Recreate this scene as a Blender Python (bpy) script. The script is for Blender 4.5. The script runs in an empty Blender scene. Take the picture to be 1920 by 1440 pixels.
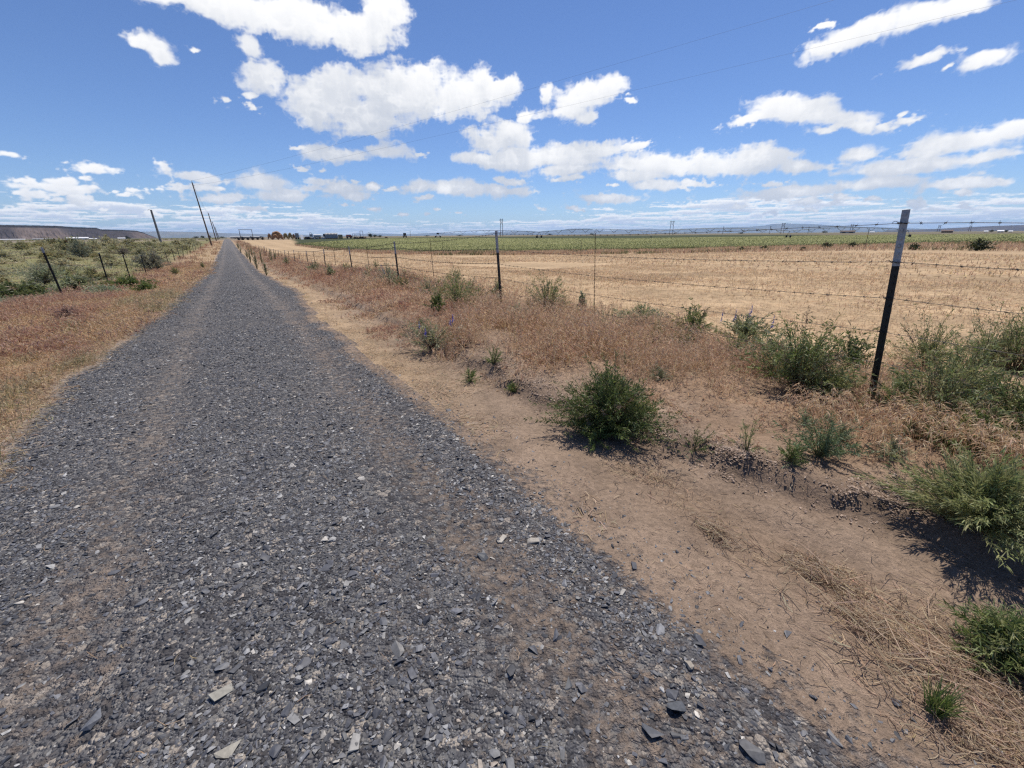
import bpy, math, random
import numpy as np
from math import sin, cos, tan, atan, atan2, radians, degrees, hypot, pi
from mathutils import Matrix, Vector

rng = np.random.default_rng(7)
random.seed(7)
S = bpy.context.scene
COL = S.collection

# ------------------------------------------------------------------ camera
FPX, HEYE = 775.0, 1.45                       # focal length in pixels of a 1920 px wide frame, eye height
PITCH, ROLL = atan(279.5 / 775), radians(.47)
Fv = np.array([0, cos(PITCH), -sin(PITCH)])
_X0 = np.array([1.0, 0, 0]); _U0 = np.array([0, sin(PITCH), cos(PITCH)])
Rv = cos(ROLL) * _X0 - sin(ROLL) * _U0
Uv = sin(ROLL) * _X0 + cos(ROLL) * _U0
EYE = np.array([0, 0, HEYE])

cd = bpy.data.cameras.new('camera'); cam = bpy.data.objects.new('camera', cd); COL.objects.link(cam)
cam.matrix_world = Matrix(((Rv[0], Uv[0], -Fv[0], 0), (Rv[1], Uv[1], -Fv[1], 0), (Rv[2], Uv[2], -Fv[2], HEYE), (0, 0, 0, 1)))
cd.sensor_width = 36; cd.lens = FPX / 1920 * 36; cd.clip_start = .05; cd.clip_end = 150000
S.camera = cam

def ray(x, y): return Rv * (x - 960) - Uv * (y - 720) + Fv * FPX
def azel(x, y):
    d = ray(x, y); return atan2(d[0], d[1]), atan2(d[2], hypot(d[0], d[1]))

# road frame: s runs along the road, t to its right
BR = azel(425, 443.5)[0]
us = np.array([sin(BR), cos(BR)]); ns = np.array([cos(BR), -sin(BR)])
def to_st(x, y): return x * us[0] + y * us[1], x * ns[0] + y * ns[1]
def to_xy(s, t): return s * us[0] + t * ns[0], s * us[1] + t * ns[1]

# ------------------------------------------------------------------ noise
def _h(i, j, k):
    n = (i.astype(np.int64) * 374761393 + j.astype(np.int64) * 668265263 + k * 974711) & 0x7fffffff
    n = ((n ^ (n >> 13)) * 1274126177) & 0x7fffffff
    return ((n ^ (n >> 16)) & 0xffff) / 65535.0
def vn(x, y, k=0):
    x = np.asarray(x, float); y = np.asarray(y, float) + 0 * x; x = x + 0 * y
    i = np.floor(x); j = np.floor(y); u = x - i; v = y - j
    u = u * u * (3 - 2 * u); v = v * v * (3 - 2 * v)
    return ((_h(i, j, k) * (1 - u) + _h(i + 1, j, k) * u) * (1 - v) + (_h(i, j + 1, k) * (1 - u) + _h(i + 1, j + 1, k) * u) * v)
def fbm(x, y, k=0, o=4, g=.5):
    a, r, n = 1.0, 0.0, 0.0
    for q in range(o):
        r = r + a * vn(np.asarray(x) * 2 ** q + 17.3 * q, np.asarray(y) * 2 ** q - 9.1 * q, k + q); n += a; a *= g
    return r / n
def sm(a, b, x):
    u = np.clip((np.asarray(x, float) - a) / (b - a), 0, 1); return u * u * (3 - 2 * u)

# ------------------------------------------------------------------ terrain
def edge_l(s): return -1.66 + .16 * sm(7, 12, s) + .30 * (fbm(s * .55, 0, 3) - .5) + .12 * (vn(s * 2.6, 0, 5) - .5)
def edge_r(s): return 1.14 + .17 * (1 - sm(1.0, 3.6, s)) + .25 * sm(8, 14, s) + .30 * (fbm(s * .5, 9, 11) - .5) + .12 * (vn(s * 2.3, 4, 6) - .5)
def zbase(s): return -.8 * sm(6, 40, s) * (1 - sm(80, 240, s))
def ledge_t(s): return np.clip(2.78 - .28 * np.asarray(s, float), 2.05, 2.85) + .28 * (fbm(np.asarray(s, float) * 1.3, 3, 21) - .5) + .1 * (vn(np.asarray(s, float) * 6, 3, 23) - .5)
def terr(s, t):
    s = np.asarray(s, float); t = np.asarray(t, float)
    d = np.hypot(s, t); near = 1 - sm(30, 70, d)
    z = zbase(s)
    lt = ledge_t(s)
    z = z + (.095 * sm(-.06, .06, t - lt) + .06 * sm(0, .9, t - lt)) * (1 - .5 * sm(4.7, 6.5, t)) * near
    z = z - .13 * sm(0, 1, (-1.7 - t) / 1.1) * near
    onroad = sm(-1.9, -1.5, t) * (1 - sm(1.0, 1.5, t))
    z = z + .04 * (1 - (np.clip(t, -1.6, 1.6) / 1.6) ** 2) * onroad - .018 * (np.exp(-((t + .75) / .18) ** 2) + np.exp(-((t - .75) / .2) ** 2)) * onroad
    z = z + near * (1 - onroad) * (.09 * (fbm(s * .9, t * .9, 31) - .5) + .05 * (fbm(s * 4, t * 4, 37) - .5))
    z = z + near * .020 * (fbm(s * 7, t * 7, 55, 3) - .5) * sm(1.15, 1.45, t) * (1 - sm(4.4, 5, t)) + near * .016 * sm(-.03, .03, t - lt + .30 + .06 * np.sin(s * 3)) * (1 - sm(2.6, 3.6, s))
    clod = sm(1.7, 2.1, t) * (1 - sm(3.6, 4.4, t)) * near
    z = z + clod * .035 * (fbm(s * 14, t * 14, 41, 2) - .5)
    z = z + .03 * onroad * near * (fbm(s * 1.2, t * 2, 43) - .5)
    z = z + (1 - near) * .25 * (fbm(s * .02, t * .02, 47) - .5) * sm(60, 200, d) * (1 - sm(-6, 0, t) * (1 - sm(4, 12, t)))
    return z
def terr_xy(x, y): return terr(*to_st(np.asarray(x, float), np.asarray(y, float)))
def ground(px, py, lift=0.0):
    d = ray(px, py); z = 0.0
    for _ in range(40):
        k = (z + lift - HEYE) / d[2]
        if k <= 0: k = 9000 / hypot(d[0], d[1])
        x, y = d[0] * k, d[1] * k
        z = .6 * z + .4 * float(terr_xy(x, y))
    return np.array([x, y, float(terr_xy(x, y))])
def at(px, dist):
    a = azel(px, 440)[0]; x, y = dist * sin(a), dist * cos(a)
    return np.array([x, y, float(terr_xy(x, y))])
def ppm(P):                                   # photograph pixels per metre at P
    return FPX / float(np.dot(np.asarray(P) - EYE, Fv))
def height_at(P, px, py):                     # z of the ray through the pixel at P's distance
    _, e = azel(px, py); return HEYE + hypot(P[0], P[1]) * tan(e)

# ------------------------------------------------------------------ materials
def mat(name):
    m = bpy.data.materials.new(name); m.use_nodes = True; nt = m.node_tree; nt.nodes.clear()
    return m, nt
class NB:
    def __init__(s, nt): s.nt = nt
    def n(s, typ, ins=None, **kw):
        nd = s.nt.nodes.new(typ)
        for k, v in kw.items(): setattr(nd, k, v)
        for k, v in (ins or {}).items():
            sk = nd.inputs[k]
            if hasattr(v, 'is_output') or isinstance(v, bpy.types.NodeSocket): s.nt.links.new(v, sk)
            else: sk.default_value = v
        return nd
    def m(s, op, a, b=0.0, c=None, clamp=False):
        i = {0: a, 1: b}
        if c is not None: i[2] = c
        return s.n('ShaderNodeMath', i, operation=op, use_clamp=clamp).outputs[0]
    def mr(s, v, a, b, c=0.0, d=1.0, smooth=False):
        return s.n('ShaderNodeMapRange', {0: v, 1: a, 2: b, 3: c, 4: d}, interpolation_type='SMOOTHSTEP' if smooth else 'LINEAR').outputs[0]
    def mix(s, f, a, b, bt='MIX'):
        nd = s.nt.nodes.new('ShaderNodeMix'); nd.data_type = 'RGBA'; nd.blend_type = bt
        for k, v in ((0, f), (6, a), (7, b)):
            if isinstance(v, bpy.types.NodeSocket): s.nt.links.new(v, nd.inputs[k])
            else: nd.inputs[k].default_value = v
        return nd.outputs[2]
    def noise(s, vec, scale, detail=4, rough=.55, out=0, dist=0.0):
        nd = s.n('ShaderNodeTexNoise', {'Scale': scale, 'Detail': detail, 'Roughness': rough, 'Distortion': dist})
        if vec is not None: s.nt.links.new(vec, nd.inputs['Vector'])
        return nd.outputs[out]
    def vor(s, vec, scale, feature='F1', out='Distance', rnd=1.0):
        nd = s.n('ShaderNodeTexVoronoi', {'Scale': scale, 'Randomness': rnd}, feature=feature)
        if vec is not None: s.nt.links.new(vec, nd.inputs['Vector'])
        return nd.outputs[out]
def rgb(c): return (c[0], c[1], c[2], 1)

def leaf_mat(name, trans=.35, var=.25, rough=.6):
    m, nt = mat(name); b = NB(nt)
    a = b.n('ShaderNodeAttribute', attribute_name='Col').outputs['Color']
    d = b.n('ShaderNodeBsdfDiffuse', {'Color': a, 'Roughness': .5}).outputs[0]
    t = b.n('ShaderNodeBsdfTranslucent', {'Color': a}).outputs[0]
    mx = b.n('ShaderNodeMixShader', {0: trans, 1: d, 2: t}).outputs[0]
    g = b.n('ShaderNodeBsdfGlossy', {'Color': (1, 1, 1, 1), 'Roughness': rough}).outputs[0]
    mx = b.n('ShaderNodeMixShader', {0: .03, 1: mx, 2: g}).outputs[0]
    b.n('ShaderNodeOutputMaterial', {0: mx}); return m
def solid_mat(name, c, rough=.6, metal=0.0, nscale=6.0, amt=.25, bump=.0, c2=None, attr=False):
    m, nt = mat(name); b = NB(nt)
    co = b.n('ShaderNodeTexCoord').outputs['Object']
    n = b.noise(co, nscale, 5, .6)
    col = b.mix(b.mr(n, .35, .7), rgb(c), rgb(c2 if c2 else tuple(x * (1 - amt * 2) for x in c)))
    if attr: col = b.mix(1.0, col, b.n('ShaderNodeAttribute', attribute_name='Col').outputs['Color'], 'MULTIPLY')
    ins = {'Base Color': col, 'Roughness': rough, 'Metallic': metal}
    if bump:
        ins['Normal'] = b.n('ShaderNodeBump', {'Strength': bump, 'Distance': .05, 'Height': b.noise(co, nscale * 4, 4)}).outputs[0]
    p = b.n('ShaderNodeBsdfPrincipled', ins)
    b.n('ShaderNodeOutputMaterial', {0: p.outputs[0]}); return m

def soil(b, co, a):
    big = b.noise(co, .35, 4, .55); mid = b.noise(co, 3.2, 5, .6); fin = b.noise(co, 34, 5, .65); gr = b.noise(co, 240, 2, .6)
    v = b.m('MULTIPLY', b.mr(big, .3, .7, .82, 1.16), b.mr(mid, .3, .7, .8, 1.2))
    v = b.m('MULTIPLY', v, b.mr(fin, .3, .7, .74, 1.24))
    v = b.m('MULTIPLY', v, b.mr(gr, .3, .7, .72, 1.28))
    peb = b.vor(co, 60, out='Distance'); pc = b.n('ShaderNodeSeparateColor', {0: b.vor(co, 60, out='Color')})
    pk = b.m('MULTIPLY', b.m('LESS_THAN', peb, .22), b.m('GREATER_THAN', pc.outputs[0], .70))
    c = b.mix(1.0, a, b.n('ShaderNodeCombineXYZ', {0: v, 1: v, 2: v}).outputs[0], 'MULTIPLY')
    c = b.mix(b.m('MULTIPLY', pk, .6), c, (.065, .06, .058, 1))
    hgt = b.m('ADD', b.m('MULTIPLY', fin, .5), b.m('ADD', b.m('MULTIPLY', gr, .16), b.m('MULTIPLY', mid, 1.2)))
    return c, b.m('ADD', hgt, b.m('MULTIPLY', pk, .08))
def ground_mat():
    m, nt = mat('ground'); b = NB(nt)
    co = b.n('ShaderNodeTexCoord').outputs['Object']
    c, hgt = soil(b, co, b.n('ShaderNodeAttribute', attribute_name='Col').outputs['Color'])
    bp = b.n('ShaderNodeBump', {'Strength': .75, 'Distance': .05, 'Height': hgt}).outputs[0]
    p = b.n('ShaderNodeBsdfPrincipled', {'Base Color': c, 'Roughness': .95, 'Specular IOR Level': .15, 'Normal': bp})
    b.n('ShaderNodeOutputMaterial', {0: p.outputs[0]}); return m

def road_mat():
    m, nt = mat('gravel_road'); b = NB(nt)
    co = b.n('ShaderNodeTexCoord').outputs['Object']
    sc_, sh_ = soil(b, co, b.n('ShaderNodeAttribute', attribute_name='Col').outputs['Color'])
    sep = b.n('ShaderNodeSeparateColor', {0: b.n('ShaderNodeAttribute', attribute_name='Mix').outputs['Color']}).outputs[0]
    def cells(sc):
        d = b.vor(co, sc, out='Distance'); c = b.n('ShaderNodeSeparateColor', {0: b.vor(co, sc, out='Color')})
        return d, c.outputs[0], c.outputs[1]
    d1, r1, q1 = cells(95); d2, r2, q2 = cells(34)
    def stone(r, q):
        ramp = b.n('ShaderNodeValToRGB', {0: r}); cr = ramp.color_ramp; cr.interpolation = 'CONSTANT'
        cr.elements[0].position = 0; cr.elements[0].color = (.048, .050, .058, 1)
        cr.elements[1].position = .28; cr.elements[1].color = (.080, .083, .094, 1)
        for ps, c in ((.52, (.122, .124, .132, 1)), (.74, (.175, .172, .170, 1)), (.91, (.33, .295, .26, 1))):
            e = cr.elements.new(ps); e.color = c
        return ramp.outputs[0]
    c = b.mix(b.m('GREATER_THAN', q2, .45), stone(r1, q1), stone(r2, q2))
    n1 = b.noise(co, 2.4, 5, .62); n2 = b.noise(co, 22, 4, .65)
    f = b.m('ADD', sep, b.m('ADD', b.m('MULTIPLY', b.m('SUBTRACT', n1, .5), .75), b.m('MULTIPLY', b.m('SUBTRACT', n2, .5), 1.3)))
    f = b.mr(f, .30, .80, .10, 1, True)
    c = b.mix(f, c, sc_)
    g1 = b.m('SUBTRACT', 1.0, f)
    hg = b.m('ADD', b.m('MULTIPLY', b.m('SUBTRACT', .6, d1), g1), b.m('ADD', b.m('MULTIPLY', b.m('SUBTRACT', .6, d2), b.m('MULTIPLY', g1, 1.6)), b.m('MULTIPLY', sh_, b.m('MULTIPLY', f, 1.6))))
    bp = b.n('ShaderNodeBump', {'Strength': .85, 'Distance': .025, 'Height': hg}).outputs[0]
    p = b.n('ShaderNodeBsdfPrincipled', {'Base Color': c, 'Roughness': .9, 'Specular IOR Level': .2, 'Normal': bp})
    b.n('ShaderNodeOutputMaterial', {0: p.outputs[0]}); return m

def attr_mat(name, rough=.8, spec=.3, nscale=40, amt=.25, bump=0.0):
    m, nt = mat(name); b = NB(nt)
    co = b.n('ShaderNodeTexCoord').outputs['Object']
    a = b.n('ShaderNodeAttribute', attribute_name='Col').outputs['Color']
    v = b.mr(b.noise(co, nscale, 5, .6), .3, .7, 1 - amt, 1 + amt)
    c = b.mix(1.0, a, b.n('ShaderNodeCombineXYZ', {0: v, 1: v, 2: v}).outputs[0], 'MULTIPLY')
    ins = {'Base Color': c, 'Roughness': rough, 'Specular IOR Level': spec}
    if bump: ins['Normal'] = b.n('ShaderNodeBump', {'Strength': bump, 'Distance': .3, 'Height': b.noise(co, nscale * .7, 5, .6)}).outputs[0]
    p = b.n('ShaderNodeBsdfPrincipled', ins)
    b.n('ShaderNodeOutputMaterial', {0: p.outputs[0]}); return m

def field_mat(name, lo, hi, scale, stretch):
    m, nt = mat(name); b = NB(nt)
    co = b.n('ShaderNodeTexCoord').outputs['Object']
    a = b.n('ShaderNodeAttribute', attribute_name='Col').outputs['Color']
    mp = b.n('ShaderNodeMapping', {'Vector': co, 'Rotation': (0, 0, .2), 'Scale': (1 / stretch, 1, 1)}).outputs[0]
    n = b.noise(mp, scale, 6, .68); n2 = b.noise(co, scale * 9, 3, .6)
    v = b.m('MULTIPLY', b.mr(n, .3, .7, lo, hi), b.mr(n2, .3, .7, .78, 1.22))
    c = b.mix(1.0, a, b.n('ShaderNodeCombineXYZ', {0: v, 1: v, 2: v}).outputs[0], 'MULTIPLY')
    bp = b.n('ShaderNodeBump', {'Strength': .6, 'Distance': .12, 'Height': n2}).outputs[0]
    p = b.n('ShaderNodeBsdfPrincipled', {'Base Color': c, 'Roughness': .95, 'Specular IOR Level': .1, 'Normal': bp})
    b.n('ShaderNodeOutputMaterial', {0: p.outputs[0]}); return m

M = dict(ground=ground_mat(), road=road_mat(), stone=attr_mat('stone', .6, .5, 60, .3),
         grass=leaf_mat('dry_grass', .5), leaf=leaf_mat('leaf', .3), sage=leaf_mat('sage_leaf', .35),
         twig=attr_mat('twig', .85, .2, 50, .3),
         black=solid_mat('black_steel', (.012, .013, .014), .5, 0, 30, .3, .15),
         tip=solid_mat('grey_post_paint', (.40, .42, .45), .5, 0, 40, .12, .1, (.28, .29, .31)),
         wire=solid_mat('old_wire', (.07, .06, .055), .55, .5, 60, .3),
         wood=solid_mat('weathered_pole', (.16, .105, .07), .85, 0, 3, .3, .3),
         greywood=solid_mat('grey_pole', (.26, .25, .25), .85, 0, 3, .25, .3),
         rust=solid_mat('rusty_steel', (.10, .05, .035), .8, .2, 4, .3),
         dark=solid_mat('dark_machinery', (.03, .028, .028), .6, .2, 4, .3),
         hay=solid_mat('weathered_hay', (.34, .185, .085), .95, 0, 1.2, .3, .8, (.15, .08, .045)),
         haygreen=solid_mat('green_hay', (.30, .235, .10), .95, 0, 1.2, .3, .8, (.15, .12, .055)),
         tarp=solid_mat('grey_tarp', (.34, .35, .36), .6, 0, .8, .2, .3),
         white=solid_mat('white_paint', (.72, .72, .72), .5, 0, .6, .08),
         red=solid_mat('dark_red_paint', (.17, .03, .022), .55, 0, 1.0, .25),
         roofbrown=solid_mat('brown_roof', (.11, .06, .045), .8, 0, 1.0, .25),
         wallgrey=solid_mat('pale_wall', (.42, .40, .38), .8, 0, 1.0, .15),
         rubber=solid_mat('rubber', (.02, .02, .02), .9),
         galv=solid_mat('galvanised_pipe', (.30, .32, .34), .45, .6, 2.0, .15),
         glass=solid_mat('dark_glass', (.02, .025, .03), .1),
         porcelain=solid_mat('insulator', (.35, .32, .3), .3), yellow=solid_mat('yellow_plastic', (.6, .5, .05), .5))

# ------------------------------------------------------------------ mesh helpers
def mesh_obj(name, V, faces, m, parent=None, col=None, smooth=False, extra=None, loc=None):
    """faces: list of int arrays (n,3) / (n,4)"""
    me = bpy.data.meshes.new(name)
    V = np.asarray(V, np.float32).reshape(-1, 3)
    faces = [np.asarray(f, np.int32) for f in faces if len(f)]
    me.vertices.add(len(V)); me.vertices.foreach_set('co', V.ravel())
    li = np.concatenate([f.ravel() for f in faces]); cnt = np.concatenate([np.full(len(f), f.shape[1], np.int32) for f in faces])
    st = np.concatenate([[0], np.cumsum(cnt)[:-1]]).astype(np.int32)
    me.loops.add(len(li)); me.loops.foreach_set('vertex_index', li)
    me.polygons.add(len(cnt)); me.polygons.foreach_set('loop_start', st)
    try: me.polygons.foreach_set('loop_total', cnt)
    except Exception: pass
    for an, c in (('Col', col), *((extra or {}).items())):
        if c is None: continue
        c = np.asarray(c, np.float32); c = np.concatenate([c, np.ones((len(c), 1), np.float32)], 1)
        at_ = me.color_attributes.new(an, 'FLOAT_COLOR', 'POINT'); at_.data.foreach_set('color', c.ravel())
    me.update(calc_edges=True); me.validate()
    if smooth: me.polygons.foreach_set('use_smooth', np.ones(len(cnt), bool))
    else: me.polygons.foreach_set('use_smooth', np.zeros(len(cnt), bool))
    for q in (m if isinstance(m, (list, tuple)) else [m]): me.materials.append(q)
    o = bpy.data.objects.new(name, me); COL.objects.link(o)
    if parent is not None: o.parent = parent
    if loc is not None: o.location = loc
    return o
class MB:
    """collects simple shapes into one mesh"""
    def __init__(s): s.V = []; s.T = []; s.Q = []; s.C = []; s.n = 0; s.c = (1, 1, 1)
    def add(s, V, T=(), Q=(), col=None):
        V = np.asarray(V, float); s.V.append(V)
        if len(T): s.T.append(np.asarray(T) + s.n)
        if len(Q): s.Q.append(np.asarray(Q) + s.n)
        c = np.asarray(col if col is not None else s.c, float)
        s.C.append(np.tile(c, (len(V), 1)) if c.ndim == 1 else c); s.n += len(V)
    def box(s, c, size, rz=0.0, tilt=None, col=None):
        x, y, z = (q / 2 for q in size)
        V = np.array([(i * x, j * y, k * z) for k in (-1, 1) for j in (-1, 1) for i in (-1, 1)])
        R = np.array(Matrix.Rotation(rz, 3, 'Z'))
        if tilt is not None: R = R @ np.array(Matrix.Rotation(tilt[1], 3, tilt[0]))
        s.add(V @ R.T + np.asarray(c), Q=[(0, 2, 3, 1), (4, 5, 7, 6), (0, 1, 5, 4), (2, 6, 7, 3), (0, 4, 6, 2), (1, 3, 7, 5)], col=col)
    def tube(s, pts, r, n=6, col=None, caps=True):
        pts = np.asarray(pts, float); K = len(pts); r = np.broadcast_to(np.asarray(r, float), (K,))
        d = np.gradient(pts, axis=0); d /= np.linalg.norm(d, axis=1)[:, None] + 1e-12
        ref = np.where(np.abs(d[:, 2:3]) > .9, [[1, 0, 0]], [[0, 0, 1]])
        a = np.cross(d, ref); a /= np.linalg.norm(a, axis=1)[:, None] + 1e-12; b = np.cross(d, a)
        th = np.arange(n) * 2 * pi / n
        V = pts[:, None] + r[:, None, None] * (a[:, None] * np.cos(th)[None, :, None] + b[:, None] * np.sin(th)[None, :, None])
        i = np.arange(K - 1)[:, None] * n; j = np.arange(n)[None]; j2 = (j + 1) % n
        Q = np.stack([i + j, i + j2, i + n + j2, i + n + j], -1).reshape(-1, 4)
        V = V.reshape(-1, 3); T = []
        if caps:
            V = np.concatenate([V, pts[:1], pts[-1:]]); c0 = K * n; e = (K - 1) * n
            T = [(c0, q, (q + 1) % n) for q in range(n)] + [(c0 + 1, e + (q + 1) % n, e + q) for q in range(n)]
        s.add(V, T=T, Q=Q, col=col)
    def prism(s, prof, x0, x1, M4=None, col=None):
        """closed profile in (y,z) extruded along x"""
        n = len(prof); V = np.array([(x0, p[0], p[1]) for p in prof] + [(x1, p[0], p[1]) for p in prof], float)
        c0, c1 = V[:n].mean(0), V[n:].mean(0); V = np.concatenate([V, [c0, c1]])
        if M4 is not None: V = V @ np.array(M4.to_3x3()).T + np.array(M4.translation)
        Q = [(q, (q + 1) % n, n + (q + 1) % n, n + q) for q in range(n)]
        T = [(2 * n, (q + 1) % n, q) for q in range(n)] + [(2 * n + 1, n + q, n + (q + 1) % n) for q in range(n)]
        s.add(V, T=T, Q=Q, col=col)
    def build(s, name, m, parent=None, smooth=False, loc=None):
        f = []
        if s.T: f.append(np.concatenate(s.T))
        if s.Q: f.append(np.concatenate(s.Q))
        return mesh_obj(name, np.concatenate(s.V), f, m, parent, np.concatenate(s.C), smooth, loc=loc)
def tag(o, label=None, cat=None, group=None, kind=None):
    if label: o['label'] = label
    if cat: o['category'] = cat
    if group: o['group'] = group
    if kind: o['kind'] = kind
    return o
def empty(name, loc, label, cat, rz=0.0, group=None):
    o = bpy.data.objects.new(name, None); COL.objects.link(o); o.location = loc; o.rotation_euler = (0, 0, rz)
    o.empty_display_size = .1
    return tag(o, label, cat, group)
def copy_tree(o, loc, rz=None, scale=None, label=None):
    c = o.copy(); COL.objects.link(c); c.location = loc
    if rz is not None: c.rotation_euler = (0, 0, rz)
    if scale is not None: c.scale = scale
    if label: c['label'] = label
    for ch in o.children:
        d = ch.copy(); COL.objects.link(d); d.parent = c
    return c

# ---- ribbons: blades, leaves, straws
def ribbons(pts, wid, side, col):
    """pts (N,K,3) wid (N,K) side (N,3) col (N,3) or (N,K,3) -> V, Q, C"""
    N, K, _ = pts.shape
    off = side[:, None] * wid[:, :, None] * .5
    V = np.stack([pts - off, pts + off], 2).reshape(-1, 3)
    b = (np.arange(N) * 2 * K)[:, None]; k = np.arange(K - 1)[None] * 2
    i = b + k
    Q = np.stack([i, i + 1, i + 3, i + 2], -1).reshape(-1, 4)
    if col.ndim == 2: col = np.repeat(col[:, None], K, 1)
    C = np.repeat(col, 2, axis=1).reshape(-1, 3)
    return V, Q, C
class RB:
    def __init__(s): s.V = []; s.Q = []; s.C = []; s.n = 0
    def add(s, V, Q, C): s.V.append(V); s.Q.append(Q + s.n); s.C.append(C); s.n += len(V)
    def build(s, name, m, parent=None, loc=None): return mesh_obj(name, np.concatenate(s.V), [np.concatenate(s.Q)], m, parent, np.concatenate(s.C), loc=loc)
def rvec(n):
    v = rng.normal(size=(n, 3)); return v / (np.linalg.norm(v, axis=1)[:, None] + 1e-9)
def nrm(v): return v / (np.linalg.norm(v, axis=-1, keepdims=True) + 1e-9)
def pick(pal, n, jit=.18):
    pal = np.asarray(pal, float); c = pal[rng.integers(0, len(pal), n)]
    return np.clip(c * (1 + jit * rng.normal(size=(n, 1))) * (1 + .05 * rng.normal(size=(n, 3))), .004, .9)

def blades(rb, P, h, w, pal, lean=.35, wind=(.25, .1), curve=.5, seeds=0, seed_pal=None, seed_len=.03, seed_w=.005, out=None):
    n = len(P)
    a = rng.uniform(0, 2 * pi, n); L = np.stack([np.cos(a), np.sin(a), 0 * a], 1) * (lean * rng.uniform(.2, 1, n))[:, None]
    if out is not None: L = L * .5; L[:, :2] += out * lean * .55
    L[:, 0] += wind[0]; L[:, 1] += wind[1]
    u = np.array([0, .4, .75, 1.0])
    pts = P[:, None] + np.array([0, 0, 1.]) * (h[:, None] * (u - .28 * u ** 2 * np.linalg.norm(L, axis=1)[:, None]))[:, :, None] + L[:, None] * (h[:, None] * ((1 - curve) * u + curve * u ** 2))[:, :, None]
    wid = w[:, None] * np.array([1, .85, .6, .18])
    sd = rng.uniform(0, 2 * pi, n); side = np.stack([np.cos(sd), np.sin(sd), 0 * sd], 1)
    c = pick(pal, n)
    rb.add(*ribbons(pts, wid, side, c))
    if seeds:
        m = n * seeds; i = np.repeat(np.arange(n), seeds)
        q = rng.uniform(.55, 1, m)
        base = pts[i, 2] * (1 - (q - .55) / .45)[:, None] + pts[i, 3] * ((q - .55) / .45)[:, None]
        d = nrm(rng.normal(size=(m, 3)) * [1, 1, .5] + L[i] * 2 + [.4, .1, -.25])
        l = seed_len * rng.uniform(.6, 1.4, m)
        p2 = base[:, None] + d[:, None] * (l[:, None] * np.array([0, .5, 1]))[:, :, None] + np.array([0, 0, -1.]) * (l[:, None] * np.array([0, .1, .45]))[:, :, None]
        side = nrm(np.cross(d, rvec(m)))
        ww = seed_w * rng.uniform(.7, 1.3, m)[:, None] * np.array([.5, 1, .15])
        rb.add(*ribbons(p2, ww, side, pick(seed_pal if seed_pal is not None else pal, m)))

def plant_mesh(R, H, nst, lps, ll, lw, pal, stempal, spread=1.0, start=.25, droop=.0, bias=.6, curl=.35, stem_w=.004, top=1.0, lean=(0, 0), up=.4, rag=.35):
    """stems and leaves of a shrub or weed at the origin -> (RB stems, RB leaves)"""
    a = rng.uniform(0, 2 * pi, nst); r = rng.uniform(0, 1, nst) ** bias
    ph = rng.uniform(0, 6.28, 3); lob = 1 + .22 * np.sin(2 * a + ph[0]) + .16 * np.sin(3 * a + ph[1]); tall = np.where(rng.uniform(size=nst) < .08, 1.28, 1.0) * (1 + .12 * np.sin(2 * a + ph[2]))
    hh = tall * H * np.sqrt(np.clip(1 - (r * .97) ** 2, 0.03, 1)) * rng.uniform(1 - rag, 1 + rag * .3, nst) * top
    rr = R * r * lob * (1 + .25 * rng.normal(size=nst))
    tip = np.stack([np.cos(a) * rr + lean[0] * hh, np.sin(a) * rr + lean[1] * hh, np.maximum(hh, .12 * H)], 1)
    b0 = np.stack([np.cos(a), np.sin(a), 0 * a], 1) * (R * .12 * rng.uniform(0, 1, nst))[:, None]
    ctrl = b0 * .5 + tip * [.32, .32, .62] * spread + rng.normal(size=(nst, 3)) * R * .06
    def bez(u): u = np.asarray(u)[..., None]; return lambda B, Cc, T: (1 - u) ** 2 * B + 2 * u * (1 - u) * Cc + u ** 2 * T
    K = 6; U = np.linspace(0, 1, K)
    pts = np.stack([(1 - q) ** 2 * b0 + 2 * q * (1 - q) * ctrl + q * q * tip + np.array([0, 0, -droop * H]) * q ** 3 for q in U], 1)
    st = RB(); lf = RB()
    sd = rng.uniform(0, 2 * pi, nst); side = np.stack([np.cos(sd), np.sin(sd), 0 * sd], 1)
    st.add(*ribbons(pts, stem_w * rng.uniform(.7, 1.3, nst)[:, None] * np.linspace(1.2, .4, K), side, pick(stempal, nst)))
    st.add(*ribbons(pts, stem_w * rng.uniform(.7, 1.3, nst)[:, None] * np.linspace(1.2, .4, K), side[:, [1, 0, 2]] * [-1, 1, 1], pick(stempal, nst)))
    if lps:
        m = nst * lps; i = np.repeat(np.arange(nst), lps)
        q = start + (1 - start) * rng.uniform(0, 1, m) ** .8
        base = ((1 - q) ** 2)[:, None] * b0[i] + (2 * q * (1 - q))[:, None] * ctrl[i] + (q * q)[:, None] * tip[i] + np.array([0, 0, -droop * H]) * (q ** 3)[:, None]
        base += rng.normal(size=(m, 3)) * R * .02
        ax = nrm(tip[i] - ctrl[i]); d = nrm(ax * up * 2 + rvec(m) * .9 + [0, 0, .15])
        l = ll * rng.uniform(.55, 1.3, m)
        p2 = base[:, None] + d[:, None] * (l[:, None] * np.array([0, .5, 1]))[:, :, None] + np.array([0, 0, -1.]) * (l[:, None] * np.array([0, .03, curl * .5]))[:, :, None]
        ww = lw * rng.uniform(.7, 1.3, m)[:, None] * np.array([.45, 1, .2])
        dead = rng.uniform(size=nst) < .07; cs0 = pick(pal, nst, .2); cs0[dead] = pick(stempal, int(dead.sum()), .15) * 1.3
        cst = cs0[i] * .5 + np.where(dead[i][:, None], cs0[i], pick(pal, m, .15)) * .5
        lf.add(*ribbons(p2, ww, nrm(np.cross(d, rvec(m))), cst))
    return st, lf
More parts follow.
